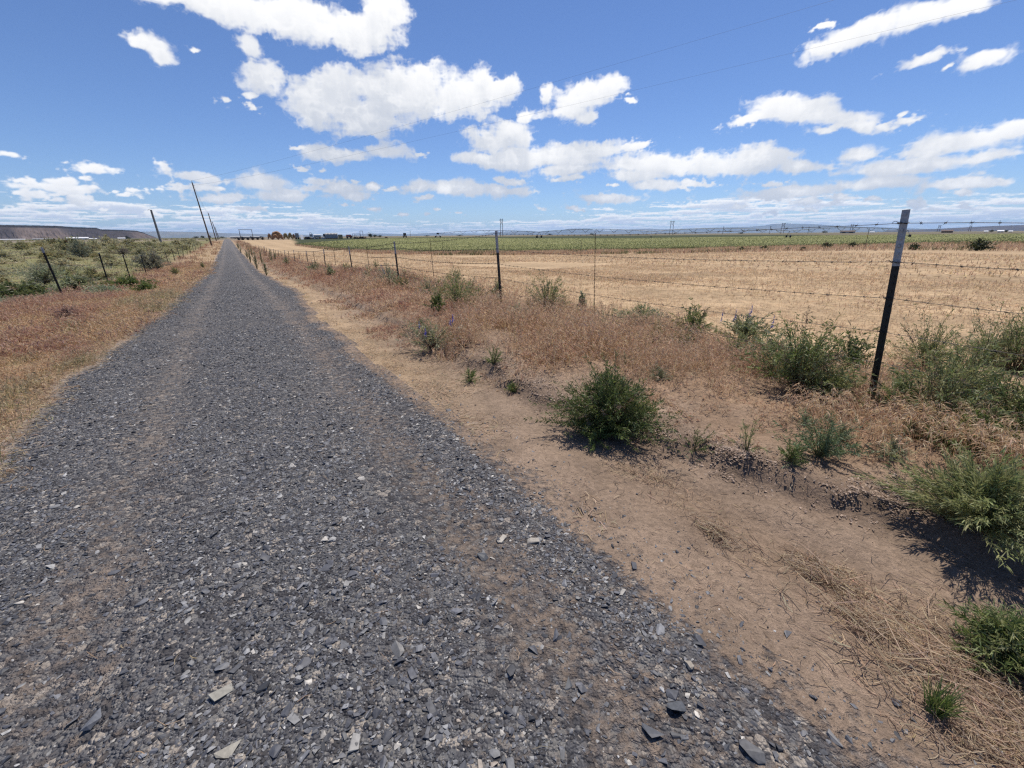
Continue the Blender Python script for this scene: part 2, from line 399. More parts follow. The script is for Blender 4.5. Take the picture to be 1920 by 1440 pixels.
def shrub(name, label, cat, P, R, H, nst, lps, ll, lw, pal, stempal, group=None, lm='leaf', flowers=None, **kw):
    o = empty(name, P, label, cat, 0, group)
    st, lf = plant_mesh(R, H, nst, lps, ll, lw, pal, stempal, **kw)
    st.build('stems', M['twig'], o)
    if lps: lf.build('leaves', M[lm], o)
    if flowers:
        n, pal2, hh = flowers
        for _ in range(n):
            a = rng.uniform(0, 2 * pi); r = R * rng.uniform(.1, .9); b = np.array([cos(a) * r, sin(a) * r, H * rng.uniform(.55, .9)])
            f = RB(); q = 46
            z = rng.uniform(0, 1, q); d = nrm(rvec(q) * [1, 1, .5]); rad = .016 * (1.1 - z)
            p0 = b + np.stack([0 * z, 0 * z, z * hh], 1)
            pts = np.stack([p0, p0 + d * rad[:, None] * .7, p0 + d * rad[:, None] * 1.3], 1)
            f.add(*ribbons(pts, np.full((q, 3), .012) * [.6, 1, .4], nrm(np.cross(d, rvec(q))), pick(pal2, q)))
            f.build('flower_spike', M['leaf'], o)
    return o

# ------------------------------------------------------------------ GROUND, ROAD, FIELDS
def grow(a, step, far, k=1.075):
    r = [a]
    while abs(r[-1]) < far: r.append(r[-1] + step); step *= k
    return r[1:]
sg = np.array(list(reversed(grow(-2.5, -.09, 1500, 1.12))) + list(np.arange(-2.5, 10, .065)) + grow(10, .07, 30000, 1.05))
tg = np.array(list(reversed(grow(-4, -.08, 30000, 1.065))) + list(np.arange(-4, 6, .065)) + grow(6, .08, 30000, 1.065))
GS, GT = np.meshgrid(sg, tg, indexing='ij')
GX, GY = to_xy(GS, GT); GZ = terr(GS, GT); GD = np.hypot(GS, GT)

# alfalfa (pivot) field outline read at the crop's foot: azimuth -> near and far distance
def polar(px):
    r = []
    for x, y in px:
        p = ground(x, y); r.append((atan2(p[0], p[1]), hypot(p[0], p[1])))
    return np.array(r)
ALF_N = polar([(553, 459), (575, 461.5), (600, 464), (650, 468), (700, 471.5), (800, 473.5), (960, 473.5), (1100, 471), (1250, 468), (1400, 464), (1600, 459), (1750, 457), (1920, 456)])
STB_F = polar([(553, 460.5), (575, 463.5), (600, 467), (650, 473), (700, 477), (800, 479), (960, 479), (1100, 477.5), (1250, 475.5), (1400, 473.5), (1600, 470.5), (1750, 470), (1920, 472)])
ALF_F = polar([(553, 458.6), (575, 456), (600, 454), (650, 450.5), (740, 446.5), (860, 446), (1000, 447.2), (1200, 447), (1400, 444), (1600, 441), (1750, 439.5), (1920, 438)])
ext = lambda A, f: np.concatenate([A, [[A[-1, 0] + .35, A[-1, 1] * f]]])
ALF_N, STB_F, ALF_F = ext(ALF_N, 1.25), ext(STB_F, 1.25), ext(ALF_F, 1.2)
def alf(az, which): return np.interp(az, which[:, 0], which[:, 1])

SAND = np.array([.255, .187, .138]); STRAW = np.array([.40, .285, .165]); REDG = np.array([.26, .175, .115])
OLIVE = np.array([.20, .19, .085]); STUB = np.array([.42, .303, .186])
def lerp(a, b, f): return a + (b - a) * np.asarray(f)[..., None]
def ground_col(s, t):
    x, y = to_xy(s, t); d = np.hypot(s, t)
    n1 = fbm(s * .5, t * .5, 61); n2 = fbm(s * 2.2, t * 2.2, 67)
    c = np.broadcast_to(SAND, s.shape + (3,)).copy()
    # dry litter along the road edges, thicker further on
    er = edge_r(s); el = edge_l(s)
    lit = sm(-.15, .1, t - er) * (1 - sm(.3, 1.1, t - er - .8 * (n1 - .5))) * sm(2, 5, s)
    c = lerp(c, STRAW, .55 * lit)
    mat_ = np.exp(-((t - 1.9 - .15 * (n1 - .5)) / .25) ** 2) * (1 - sm(1.0, 2.0, s)); c = lerp(c, np.array([.17, .115, .075]), .45 * mat_)
    red = sm(.1, 1.0, t - ledge_t(s) + 1.2 * (n2 - .5) + .3 * sm(3, 10, s)) * (1 - sm(4.6, 5.6, t + .8 * (n1 - .5)))
    c = lerp(c, lerp(np.broadcast_to(REDG, c.shape), np.array([.26, .165, .10]), sm(.35, .65, n1)), .75 * red)
    # ground colour is darker in a patchy band along the ledge
    led = np.exp(-((t - ledge_t(s) - .02) / .16) ** 2) * (1 - sm(3, 5, s)); c = lerp(c, np.array([.12, .082, .06]), .75 * led * (.4 + .6 * n2))
    # left verge
    lv = sm(0, .25, el - t); c = lerp(c, lerp(np.broadcast_to(STRAW * .85, c.shape), REDG, sm(.45, .62, n1) * sm(-3.0, -4.2, t)), lv * .85)
    ol = sm(-4.6, -6.2, t + 1.2 * (n1 - .5)); c = lerp(c, lerp(np.broadcast_to(OLIVE, c.shape), np.array([.17, .13, .075]), sm(.5, .7, n2)), ol)
    # stubble
    sw = .5 + .5 * np.sin((t + 4 * fbm(s * .03, t * .03, 71)) * 1.25)
    stb = sm(4.7, 5.5, t + .6 * (n1 - .5)); c = lerp(c, STUB * 1.0, stb)
    c = c * (1 - .10 * stb * sw * sm(6, 14, d))[..., None]
    az = np.arctan2(x, y)
    rn, rf = alf(az, STB_F), alf(az, ALF_F)
    okz = (az > ALF_N[0, 0]) & (t > 3)
    c = np.where((okz & (d > rn * .98))[..., None], np.array([.36, .255, .155]), c)
    far = okz & (d > rf)
    yard = sm(235, 300, s) * (t > -200)
    c = lerp(c, np.array([.20, .165, .12]), yard * (~far))
    c = np.where((far & (d < 430))[..., None], np.array([.045, .055, .024]), c)
    c = np.where((far & (d >= 430))[..., None], np.array([.16, .135, .085]) * (.6 + .8 * fbm(x * .004, y * .002, 81))[..., None], c)
    farl = sm(300, 900, d) * (t < 0); c = lerp(c, np.array([.11, .105, .065]), farl)
    return np.clip(c, .01, .8)
GC = ground_col(GS, GT)
nS, nT = GS.shape
idx = np.arange(nS * nT).reshape(nS, nT)
QA = np.stack([idx[:-1, :-1], idx[1:, :-1], idx[1:, 1:], idx[:-1, 1:]], -1).reshape(-1, 4)[:, ::-1]
cs = (GS[:-1, :-1] + GS[1:, 1:]).ravel() / 2; ct = (GT[:-1, :-1] + GT[1:, 1:]).ravel() / 2
cx, cy = to_xy(cs, ct); caz = np.arctan2(cx, cy); cdist = np.hypot(cx, cy)
isroad = (ct > edge_l(cs) - .04) & (ct < edge_r(cs) + .10) & (cs < 420)
isfield = (ct > 5.0) & (cs > -60) & (cs < 262) & ~isroad & ((caz < ALF_N[0, 0]) | (cdist < alf(caz, STB_F)))
GV = np.stack([GX, GY, GZ], -1).reshape(-1, 3); GCf = GC.reshape(-1, 3)
def sub(name, mask, m, extra=None):
    f = QA[mask]; uq, inv = np.unique(f, return_inverse=True)
    ex = {k: v[uq] for k, v in (extra or {}).items()}
    o = mesh_obj(name, GV[uq], [inv.reshape(-1, 4)], m, None, GCf[uq], True, ex)
    return tag(o, kind='structure')
tf, sf = GT.ravel(), GS.ravel()
mixv = .22 + .24 * np.exp(-((tf + .80) / .26) ** 2) + .26 * np.exp(-((tf - .72) / .24) ** 2) + .10 * np.exp(-((tf - .30) / .10) ** 2) + .45 * (1 - sm(.0, .16, edge_r(sf) - tf)) + .10 * sm(.1, .9, tf) * (1 - sm(1.2, 2.6, sf)) + .6 * (1 - sm(-.02, .12, tf - edge_l(sf)))
mixv = mixv - .04 * sm(12, 40, sf)
sandc = lerp(lerp(np.tile(np.array([.20, .158, .128]), (len(tf), 1)), np.array([.29, .24, .20]), sm(1.5, 5, sf)), SAND, sm(.75, .0, edge_r(sf) - tf))
gcol_backup = GCf; GCf = np.where(((tf > edge_l(sf) - .2) & (tf < edge_r(sf) + .3))[:, None], sandc, GCf)
sub('road', isroad, M['road'], {'Mix': np.repeat(np.clip(mixv, 0, 1)[:, None], 3, 1)})
GCf = gcol_backup
M['stubble'] = field_mat('stubble', .70, 1.25, .55, 2.5)
sub('field', isfield, M['stubble'])
sub('ground', ~(isroad | isfield), M['ground'])

# crop sheets: alfalfa ring segment and the darker crop behind it
def crop(name, az0, az1, fn, ff, hgt, col, m, na=320, nr=70, rough=.5, col2=None):
    A = np.linspace(az0, az1, na); u = np.linspace(0, 1, nr) ** 1.8
    r0, r1 = fn(A), ff(A); R_ = r0[:, None] + (r1 - r0)[:, None] * u[None]
    X = R_ * np.sin(A)[:, None]; Y = R_ * np.cos(A)[:, None]
    w = np.minimum((R_ - r0[:, None]) / .8, (r1[:, None] - R_) / 1.5); w = np.clip(w, 0, 1) * np.clip((r1 - r0)[:, None] / 2, 0, 1)
    Z = terr_xy(X, Y) - .05 + (.05 + hgt) * w + w * .12 * rough * (fbm(X * 1.1, Y * 1.1, 91) - .5)
    n = fbm(X * .12, Y * .12, 95)
    C = np.broadcast_to(np.asarray(col), X.shape + (3,)) * (.8 + .5 * n)[..., None]
    if col2 is not None: C = lerp(C, np.asarray(col2), sm(.45, .62, fbm(X * .06 + Y * .05, Y * .5 - X * .1, 97)) * .5)
    ii = np.arange(na * nr).reshape(na, nr)
    Q = np.stack([ii[:-1, :-1], ii[1:, :-1], ii[1:, 1:], ii[:-1, 1:]], -1).reshape(-1, 4)[:, ::-1]
    return tag(mesh_obj(name, np.stack([X, Y, Z], -1), [Q], m, None, np.clip(C.reshape(-1, 3), .01, .6), True), kind='structure')
M['crop'] = field_mat('alfalfa', .6, 1.35, .9, 3.0)
crop('alfalfa_field', ALF_N[0, 0], ALF_N[-1, 0], lambda a: alf(a, ALF_N), lambda a: alf(a, ALF_F), .16, (.17, .175, .068), M['crop'], col2=(.24, .23, .105))

# ------------------------------------------------------------------ GRAVEL
def rock_shapes(n):
    import bmesh
    out = []
    for k in range(n):
        bm = bmesh.new(); q = rng.integers(9, 14)
        for v in rvec(q): bm.verts.new(v * [1, rng.uniform(.5, .9), rng.uniform(.16, .5)])
        bmesh.ops.convex_hull(bm, input=bm.verts)
        bmesh.ops.delete(bm, geom=[v for v in bm.verts if not v.link_faces], context='VERTS')
        bmesh.ops.triangulate(bm, faces=bm.faces); bm.verts.index_update()
        out.append((np.array([v.co[:] for v in bm.verts]), np.array([[v.index for v in f.verts] for f in bm.faces]))); bm.free()
    return out
ROCKS = rock_shapes(14)
def stones(P, size, cols, flat=.40, sink=.35):
    """P (N,3) -> merged V,T,C"""
    N = len(P); Vs, Ts, Cs, n0 = [], [], [], 0
    k = rng.integers(0, len(ROCKS), N)
    az = rng.uniform(0, 2 * pi, N); tx = rng.normal(0, flat * .6, N); ty = rng.normal(0, flat * .6, N)
    for q, (v, t) in enumerate(ROCKS):
        i = np.where(k == q)[0]
        if not len(i): continue
        c, s_ = np.cos(az[i]), np.sin(az[i])
        w = v[None] * size[i][:, None, None]
        z = w[..., 2] + w[..., 0] * tx[i][:, None] + w[..., 1] * ty[i][:, None]
        x = w[..., 0] * c[:, None] - w[..., 1] * s_[:, None]; y = w[..., 0] * s_[:, None] + w[..., 1] * c[:, None]
        W = np.stack([x, y, z], -1) + P[i][:, None] + np.array([0, 0, 1.]) * (size[i] * (.32 - sink * .5))[:, None, None]
        m = v.shape[0]
        Ts.append((t[None] + (np.arange(len(i)) * m)[:, None, None]).reshape(-1, 3) + n0)
        Vs.append(W.reshape(-1, 3)); Cs.append(np.repeat(cols[i], m, 0)); n0 += len(i) * m
    return np.concatenate(Vs), np.concatenate(Ts), np.concatenate(Cs)
def stone_cols(n):
    base = np.array([[.064, .066, .077], [.043, .045, .053], [.089, .091, .104], [.122, .124, .134], [.168, .168, .172], [.25, .245, .24], [.37, .345, .31], [.21, .178, .15]])
    p = np.array([.24, .17, .23, .16, .10, .06, .025, .015]); p /= p.sum()
    return np.clip(base[rng.choice(len(base), n, p=p)] * (1 + .22 * rng.normal(size=(n, 1))), .01, .6)
gv, gt_, gc, g0 = [], [], [], 0
def gravel(s0, s1, per_m2, z0, z1, t0=-1.75, t1=1.75, pw=1.0, cover=1.0):
    global g0
    n = int((s1 - s0) * (t1 - t0) * per_m2)
    s = rng.uniform(s0, s1, n); t = rng.uniform(t0, t1, n)
    e = np.minimum(t - edge_l(s), edge_r(s) - t)
    mx = .14 + .55 * np.exp(-((t + .80) / .22) ** 2) + .42 * np.exp(-((t - .72) / .2) ** 2) + .13 * sm(.1, .9, t) * (1 - sm(1.2, 2.6, s))
    cl = sm(.30, .62, fbm(s * 2.1, t * 2.1, 103, 3) + .25 - mx * .75)
    stray = (.34 if z1 < .03 else .14) * np.exp(-np.clip(-e, 0, 9) / .13) * (t > 0) + (.012 if z1 < .04 else .004) * (t > 0)
    prob = np.where(e > 0, (.12 + .88 * cl) * sm(-.02, .16, e) + .06, stray)
    ok = rng.uniform(size=n) < prob * cover
    s, t = s[ok], t[ok]; n = len(s)
    x, y = to_xy(s, t); z = terr(s, t)
    size = z0 * (z1 / z0) ** (rng.uniform(0, 1, n) ** pw) * .5
    V, T, C = stones(np.stack([x, y, z], 1), size, stone_cols(n))
    gv.append(V); gt_.append(T + g0); gc.append(C); g0 += len(V)
gravel(-1.2, 3.5, 5600, .005, .012)
gravel(-1.2, 3.5, 2900, .010, .031, pw=1.4)
gravel(-1.2, 3.5, 150, .028, .058, pw=1.8)
gravel(3.5, 8, 2600, .008, .018)
gravel(3.5, 8, 1000, .014, .042, pw=1.7)
gravel(8, 18, 640, .015, .036, pw=1.5)
gravel(8, 18, 50, .03, .06, pw=1.7)
gravel(18, 42, 150, .022, .05, pw=1.4)
gravel(42, 90, 20, .035, .07)
tag(mesh_obj('gravel', np.concatenate(gv), [np.concatenate(gt_)], M['stone'], None, np.concatenate(gc)), 'loose crushed blue grey gravel lying over the road', 'gravel', kind='stuff')
# a few larger stones one can pick out near the foot of the photograph
BIG = [(1410, 1412, 46, (.085, .085, .09)), (1290, 1250, 24, (.25, .22, .18)), (415, 1300, 40, (.20, .19, .165)), (742, 1222, 36, (.16, .155, .15)), (1062, 1282, 24, (.05, .055, .065)), (1270, 1328, 38, (.07, .075, .085)), (1225, 1370, 40, (.05, .055, .068)), (430, 1402, 42, (.27, .25, .21)), (905, 1045, 24, (.055, .06, .07)), (1000, 1018, 24, (.30, .27, .23)), (940, 1012, 22, (.32, .29, .25)), (1565, 1385, 30, (.17, .165, .165)), (663, 1395, 34, (.20, .195, .19)), (955, 1260, 30, (.05, .05, .055)), (170, 1355, 44, (.11, .115, .13)), (1840, 852, 26, (.30, .25, .2))]
for q, (px, py, w, c) in enumerate(BIG):
    P = ground(px, py); r = w / ppm(P) * .55
    V, T, C = stones(np.zeros((1, 3)), np.array([r]), np.array([c]), .3, .2)
    tone = 'pale grey' if c[0] > .18 else ('mid grey' if c[0] > .1 else 'dark blue grey')
    where = ['at the lower right corner of the gravel', 'among gravel right of the wheel track', 'in the lower left of the gravel', 'in the middle of the gravel left of the sandy track', 'on the sandy wheel track', 'beside a lighter stone low on the road', 'low on the road right of the sandy patch', 'at the bottom edge of the road on the left', 'half sunk in gravel near the road middle', 'near the right road edge beside a smaller pale stone', 'on gravel left of its pale neighbour near the right road edge', 'lying on sand off the gravel edge at lower right', 'at the bottom edge of the road near the middle', 'in the sandy patch low on the road', 'in the lower left corner of the road', 'lying in dry grass at the far right'][q]
    o = mesh_obj('stone', V, [T], M['stone'], None, C, loc=P); o.rotation_euler = (0, 0, q)
    tag(o, f'{tone} angular stone {where}', 'stone', 'larger stones on the roadside and gravel')

n = 38000; s = rng.uniform(-.3, 4.2, n); t = ledge_t(s) + rng.normal(.02, .10, n) + .25 * rng.uniform(0, 1, n) ** 2
ok = rng.uniform(size=n) < (.12 + .88 * sm(.40, .58, fbm(s * 2.4, t * 1.5, 145))) * (.35 + .65 * (np.abs(s - 1.3) < .9)); s, t = s[ok], t[ok]
x, y = to_xy(s, t); sz = .0025 * 5 ** (rng.uniform(0, 1, len(s)) ** 1.7)
cc = np.array([.27, .19, .14]) * rng.uniform(.6, 1.25, (len(s), 1))
V, T, C = stones(np.stack([x, y, terr(s, t)], 1), sz, cc, .5, .3)
tag(mesh_obj('soil_crumbs', V, [T], M['stone'], None, C), 'dark crumbly clods of earth along the low bank', 'soil', kind='stuff')

# ------------------------------------------------------------------ DRY GRASS AND STRAW
def scatter(n, s0, s1, t0, t1, prob, pw=1.0):
    s = s0 + (s1 - s0) * rng.uniform(0, 1, n) ** pw; t = rng.uniform(t0, t1, n)
    ok = rng.uniform(size=n) < prob(s, t); s, t = s[ok], t[ok]
    x, y = to_xy(s, t); return np.stack([x, y, terr(s, t) - .005], 1), s, t
RED = [(.44, .255, .15), (.50, .325, .19), (.36, .18, .115), (.55, .385, .23), (.43, .25, .16)]
TAN = [(.54, .385, .225), (.48, .33, .19), (.60, .45, .28), (.42, .28, .16)]
PURP = [(.45, .28, .185), (.52, .36, .24), (.36, .20, .15)]
GRN = [(.13, .16, .055), (.17, .19, .075), (.10, .125, .05), (.21, .21, .10)]
def redness(s, t): return .5 + 1.5 * (fbm(s * .5, t * 1.0, 111) - .5)
def inner(s): return ledge_t(s) * (1 - sm(2.2, 5.0, s)) + (edge_r(s) + .30) * sm(2.2, 5.0, s)
def verge_r(s, t):
    off = t - inner(s) + .9 * (fbm(s * 1.3, t * 1.3, 113) - .5)
    return sm(.0, .8, off) * (1 - .85 * sm(4.7, 5.3, t + .5 * (fbm(s, t, 115) - .5))) * (.05 + .22 * (1 - sm(2.5, 4.5, s)) + .95 * sm(.40, .58, fbm(s * 2.2, t * 2.2, 117)))
def clumps(P, k, spread):
    """gather scattered stems round a fraction of their number, leaning outwards"""
    n = len(P); c = P[rng.integers(0, n, max(1, n // k))]; i = rng.integers(0, len(c), n)
    off = rng.normal(size=(n, 2)) * spread; Q = c[i].copy(); Q[:, :2] += off; s, t = to_st(Q[:, 0], Q[:, 1]); Q[:, 2] = terr(s, t) - .005
    hgt = rng.uniform(.55, 1.25, len(c))[i]
    return Q, off / spread, hgt, s, t
rb = RB()
for n, s0, s1, hs, ws, sd, sl, sw in ((22000, -.6, 3.2, (.10, .27), .0030, 5, .028, .0044), (25000, 3.2, 8, (.12, .30), .0042, 4, .036, .0062), (21000, 8, 20, (.14, .34), .008, 3, .05, .012), (13000, 20, 55, (.18, .36), .018, 2, .08, .026), (5000, 55, 200, (.25, .5), .06, 0, .1, .05)):
    P, s, t = scatter(n, s0, s1, 1.2, 5.3, verge_r, 1.25)
    P, out, hg, s, t = clumps(P, 16 if s0 < 3 else (12 if s0 < 20 else 5), .055 if s0 < 3 else (.075 if s0 < 8 else .16))
    low = (.35 + .65 * sm(.2, 1.3, t - inner(s))) * (.55 + .9 * sm(.3, .7, fbm(s * .8, t * .8, 118)))
    rd = redness(s, t) + .12 * sm(8, 16, s) * (1 - sm(40, 60, s)) + .10 * (rng.uniform(size=len(s)) - .5) - .12 * (1 - sm(.2, 1.2, t - inner(s)))
    for pal, sp, msk in ((RED, [(.43, .24, .155), (.52, .34, .22), (.35, .175, .125)], rd > .54), (TAN + [(.44, .26, .155)], [(.54, .38, .25), (.48, .30, .2), (.60, .45, .30)], rd <= .54)):
        p = P[msk]; hh = rng.uniform(*hs, len(p)) * hg[msk] * low[msk]
        blades(rb, p, hh, np.full(len(p), ws), pal, .6, (.16, .03), .6, sd, sp, sl, sw, out[msk])
P, s, t = scatter(9000, .2, 26, 3.4, 5.4, lambda s, t: np.exp(-((t - 4.6) / .5) ** 2) * sm(.44, .58, fbm(s * .9, t * 1.2, 119)))
dd = np.hypot(P[:, 0], P[:, 1]); blades(rb, P, rng.uniform(.10, .34, len(P)), .004 + .0006 * dd, [(.22, .25, .11), (.28, .30, .15), (.17, .20, .085), (.25, .27, .18)], .6, (.1, 0), .5)
tag(rb.build('dry_grass', M['grass']), 'reddish brown dry cheatgrass on the verge along the right-hand fence', 'dry grass', kind='stuff')

rb = RB()
def verge_l(s, t):
    e = edge_l(s) - t
    return sm(-.05, .22, e + .3 * (fbm(s * 2, t * 2, 121) - .5)) * (1 - sm(4.6, 6.2, -t + 1.4 * (fbm(s * .6, t * .6, 123) - .5))) * (.3 + .7 * sm(.3, .5, fbm(s * 2.2, t * 2.2, 125)))
for n, s0, s1, hs, ws, sd, sl, sw in ((52000, 3, 8.5, (.06, .19), .0042, 3, .03, .006), (30000, 8.5, 20, (.10, .30), .008, 3, .05, .011), (14000, 20, 50, (.15, .34), .02, 2, .08, .026), (4000, 50, 200, (.25, .5), .06, 0, .1, .05)):
    P, s, t = scatter(n, s0, s1, -6.4, -1.4, verge_l, 1.1)
    P, out, hg, s, t = clumps(P, 14, .08 if s0 < 8 else (.13 if s0 < 20 else .2))
    rd = redness(s, t) + .16 * sm(-2.6, -4.0, t) - .17 + .12 * (rng.uniform(size=len(s)) - .5)
    gr = (t > -2.8) & (fbm(s * .9, t * .9, 127) > .46) & (s < 16)
    for pal, sp, msk in ((RED, PURP, (rd > .5) & ~gr), ([tuple(x * 1.1 for x in c) for c in TAN], TAN + [(.5, .33, .21)], (rd <= .5) & ~gr), ([(.27, .26, .125), (.34, .29, .16), (.22, .23, .10), (.42, .33, .19)], [(.45, .35, .21)], gr)):
        p = P[msk]; hh = rng.uniform(*hs, len(p)) * (.6 if pal[0][0] > .55 else 1.0) * hg[msk]
        blades(rb, p, hh, np.full(len(p), ws), pal, .6, (.16, .05), .6, sd, sp, sl, sw, out[msk])
tag(rb.build('dry_grass', M['grass']), 'tan and purplish dry grass on the left verge of the gravel road', 'dry grass', kind='stuff')

# lying straw: mat at the lower right, litter on the edges and the sand
def straw(rb, P, L, w, pal, along=None, lift=.012):
    n = len(P); a = rng.uniform(0, 2 * pi, n) if along is None else along + rng.normal(0, .55, n)
    d = np.stack([np.cos(a), np.sin(a), rng.normal(.05, .16, n)], 1)
    l = L * rng.uniform(.4, 1.3, n); bend = nrm(np.cross(d, [0, 0, 1.])) * (l * rng.normal(0, .12, n))[:, None]
    p0 = P + np.array([0, 0, 1.]) * (lift * rng.uniform(.3, 1.6, n))[:, None]
    pts = np.stack([p0 - d * l[:, None] * .5, p0 + bend, p0 + d * l[:, None] * .5], 1)
    for k in range(3):
        s, t = to_st(pts[:, k, 0], pts[:, k, 1]); pts[:, k, 2] = np.maximum(pts[:, k, 2], terr(s, t) + .004)
    side = nrm(np.cross(d, [0, 0, 1.]) + .35 * rng.normal(size=(n, 3)))
    rb.add(*ribbons(pts, w * rng.uniform(.6, 1.3, n)[:, None] * np.array([.8, 1, .6]), side, pick(pal, n)))
SP = [(.50, .37, .23), (.42, .30, .19), (.58, .45, .30), (.33, .225, .15), (.24, .16, .11)]
rb = RB(); AL = atan2(us[1], us[0])
matp = lambda s, t: np.exp(-((t - 1.88 - .2 * (fbm(s * 2, 0, 131) - .5)) / (.12 + .12 * (1 - sm(-.3, 1.0, s)))) ** 2) * (1 - sm(.8, 1.8, s)) * (.04 + .30 * (1 - sm(.0, .7, s)) + .9 * sm(.40, .60, fbm(s * 4.5, t * 4.5, 133)))
P, s, t = scatter(62000, -.9, 1.7, 1.2, 2.6, matp); straw(rb, P, .07, .0026, SP, AL if False else None, .02); blades(rb, P[::9], rng.uniform(.03, .09, len(P[::9])), np.full(len(P[::9]), .0026), SP, 1.2, (.1, 0), .6)
P, s, t = scatter(16000, -.9, 1.7, 1.2, 2.6, matp); straw(rb, P, .13, .0030, SP, AL, .03)
P, s, t = scatter(1500, -.6, 4, 1.2, 3.2, lambda s, t: sm(0, .2, t - edge_r(s)) * (.2 + .8 * sm(.45, .6, fbm(s * 3, t * 3, 149)))); straw(rb, P, .05, .0026, [(.10, .07, .05), (.16, .11, .075)])
P, s, t = scatter(13000, -.6, 5, 1.0, 3.6, lambda s, t: sm(-.05, .2, t - edge_r(s)) * (.12 + .88 * sm(.42, .62, fbm(s * 2.6, t * 2.6, 139)))); straw(rb, P, .038, .0022, SP)
edge = lambda s, t: np.exp(-((t - edge_r(s) - .18) / .16) ** 2) * (.35 + .65 * sm(2, 4, s)) * sm(.35, .6, fbm(s * 3, t * 3, 135))
P, s, t = scatter(16000, 1.2, 12, .9, 2.4, edge); straw(rb, P, .07, .005, SP[:3])
P, s, t = scatter(9000, 12, 45, .9, 2.6, edge); straw(rb, P, .14, .014, SP[:3])
P, s, t = scatter(9000, 2.5, 9, 1.3, 2.9, lambda s, t: .8 * sm(.42, .6, fbm(s * 1.7, t * 1.7, 137))); straw(rb, P, .07, .0045, SP[:4])
edl = lambda s, t: np.exp(-((edge_l(s) - t - .16) / .20) ** 2)
P, s, t = scatter(36000, 3, 12, -2.8, -1.3, edl); straw(rb, P, .08, .005, SP[:3])
P, s, t = scatter(9000, 12, 45, -2.6, -1.1, edl); straw(rb, P, .14, .014, SP[:3])
P, s, t = scatter(420, -.8, 6, -1.6, 1.1, lambda s, t: .5); straw(rb, P, .05, .0026, SP[:3], None, .02)
tag(rb.build('straw', M['grass']), 'loose dry straw matted on the sandy shoulder and along the gravel edges', 'straw', kind='stuff')

# stubble standing and lying in the mown field
rb = RB()
stb = lambda s, t: (.45 + .55 * sm(.3, .55, fbm(s * .8, t * .8, 141))) * (1 - .45 * (np.sin((t + 4 * fbm(s * .03, t * .03, 71)) * 1.25) > .55))
SPF = [(.58, .425, .26), (.52, .365, .22), (.64, .49, .31), (.47, .33, .205), (.43, .30, .19)]
for n, s0, s1, t0, t1, L, w in ((26000, -1, 8, 4.9, 9.5, .09, .005), (30000, -1, 16, 9.5, 18, .14, .011), (26000, 8, 26, 4.9, 12, .14, .012), (22000, 0, 40, 18, 40, .22, .03), (14000, 26, 70, 5, 20, .25, .03)):
    P, s, t = scatter(n, s0, s1, t0, t1, stb)
    az = np.arctan2(P[:, 0], P[:, 1]); d = np.hypot(P[:, 0], P[:, 1]); P = P[(az < ALF_N[0, 0]) | (d < alf(az, STB_F) - .3)]
    straw(rb, P, L, w, SPF, None, .02 + w)
    q = P[::2]; blades(rb, q, rng.uniform(.4, 1.0, len(q)) * L * .8, np.full(len(q), w * .9), SPF, .6, (.1, 0), .2)
tag(rb.build('stubble', M['grass']), 'pale cut straw stubble covering the mown field beyond the fence', 'stubble', kind='stuff')

# rough weedy strip between stubble and alfalfa, and the crop's own tufts
rb = RB()
n = 26000; A = rng.uniform(ALF_N[0, 0], ALF_N[-1, 0] - .2, n); u = rng.uniform(0, 1, n)
r = alf(A, STB_F) * (1 - u) + alf(A, ALF_N) * u; x, y = r * np.sin(A), r * np.cos(A)
ok = fbm(x * .5, y * .5, 151) > .36; x, y, r = x[ok], y[ok], r[ok]
P = np.stack([x, y, terr_xy(x, y)], 1)
g = fbm(x * .22, y * .22, 153) > .60
for msk, pal in ((~g, [(.56, .41, .26), (.48, .33, .21), (.62, .47, .31), (.44, .27, .18)]), (g, [(.12, .13, .05), (.16, .16, .07), (.30, .24, .13)])):
    p = P[msk]; blades(rb, p, rng.uniform(.15, .42, len(p)), .0008 * r[msk] + .006, pal, .4, (.1, 0), .5, 2, None, .09, .02)
tag(rb.build('dry_grass', M['grass']), 'tan rough grass strip along the edge of the green crop', 'dry grass', kind='stuff')
rb = RB()
n = 52000; A = rng.uniform(ALF_N[0, 0], ALF_N[-1, 0] - .2, n); u = rng.uniform(0, 1, n) ** 2.2
r = alf(A, ALF_N) * (1 - u) + alf(A, ALF_F) * u; x, y = r * np.sin(A), r * np.cos(A)
P = np.stack([x, y, terr_xy(x, y) + .08], 1)
lt = fbm(x * .06 + y * .05, y * .5 - x * .1, 97)
for msk, pal in ((lt > .5, [(.30, .295, .13), (.36, .345, .165), (.25, .255, .10)]), (lt <= .5, [(.185, .205, .075), (.225, .235, .09), (.15, .175, .06)])):
    p = P[msk]; blades(rb, p, rng.uniform(.12, .26, len(p)), .0014 * r[msk] + .01, pal, .5, (.15, 0), .5)
tag(rb.build('alfalfa', M['leaf']), 'green alfalfa crop standing beyond the mown field', 'crop', kind='stuff')

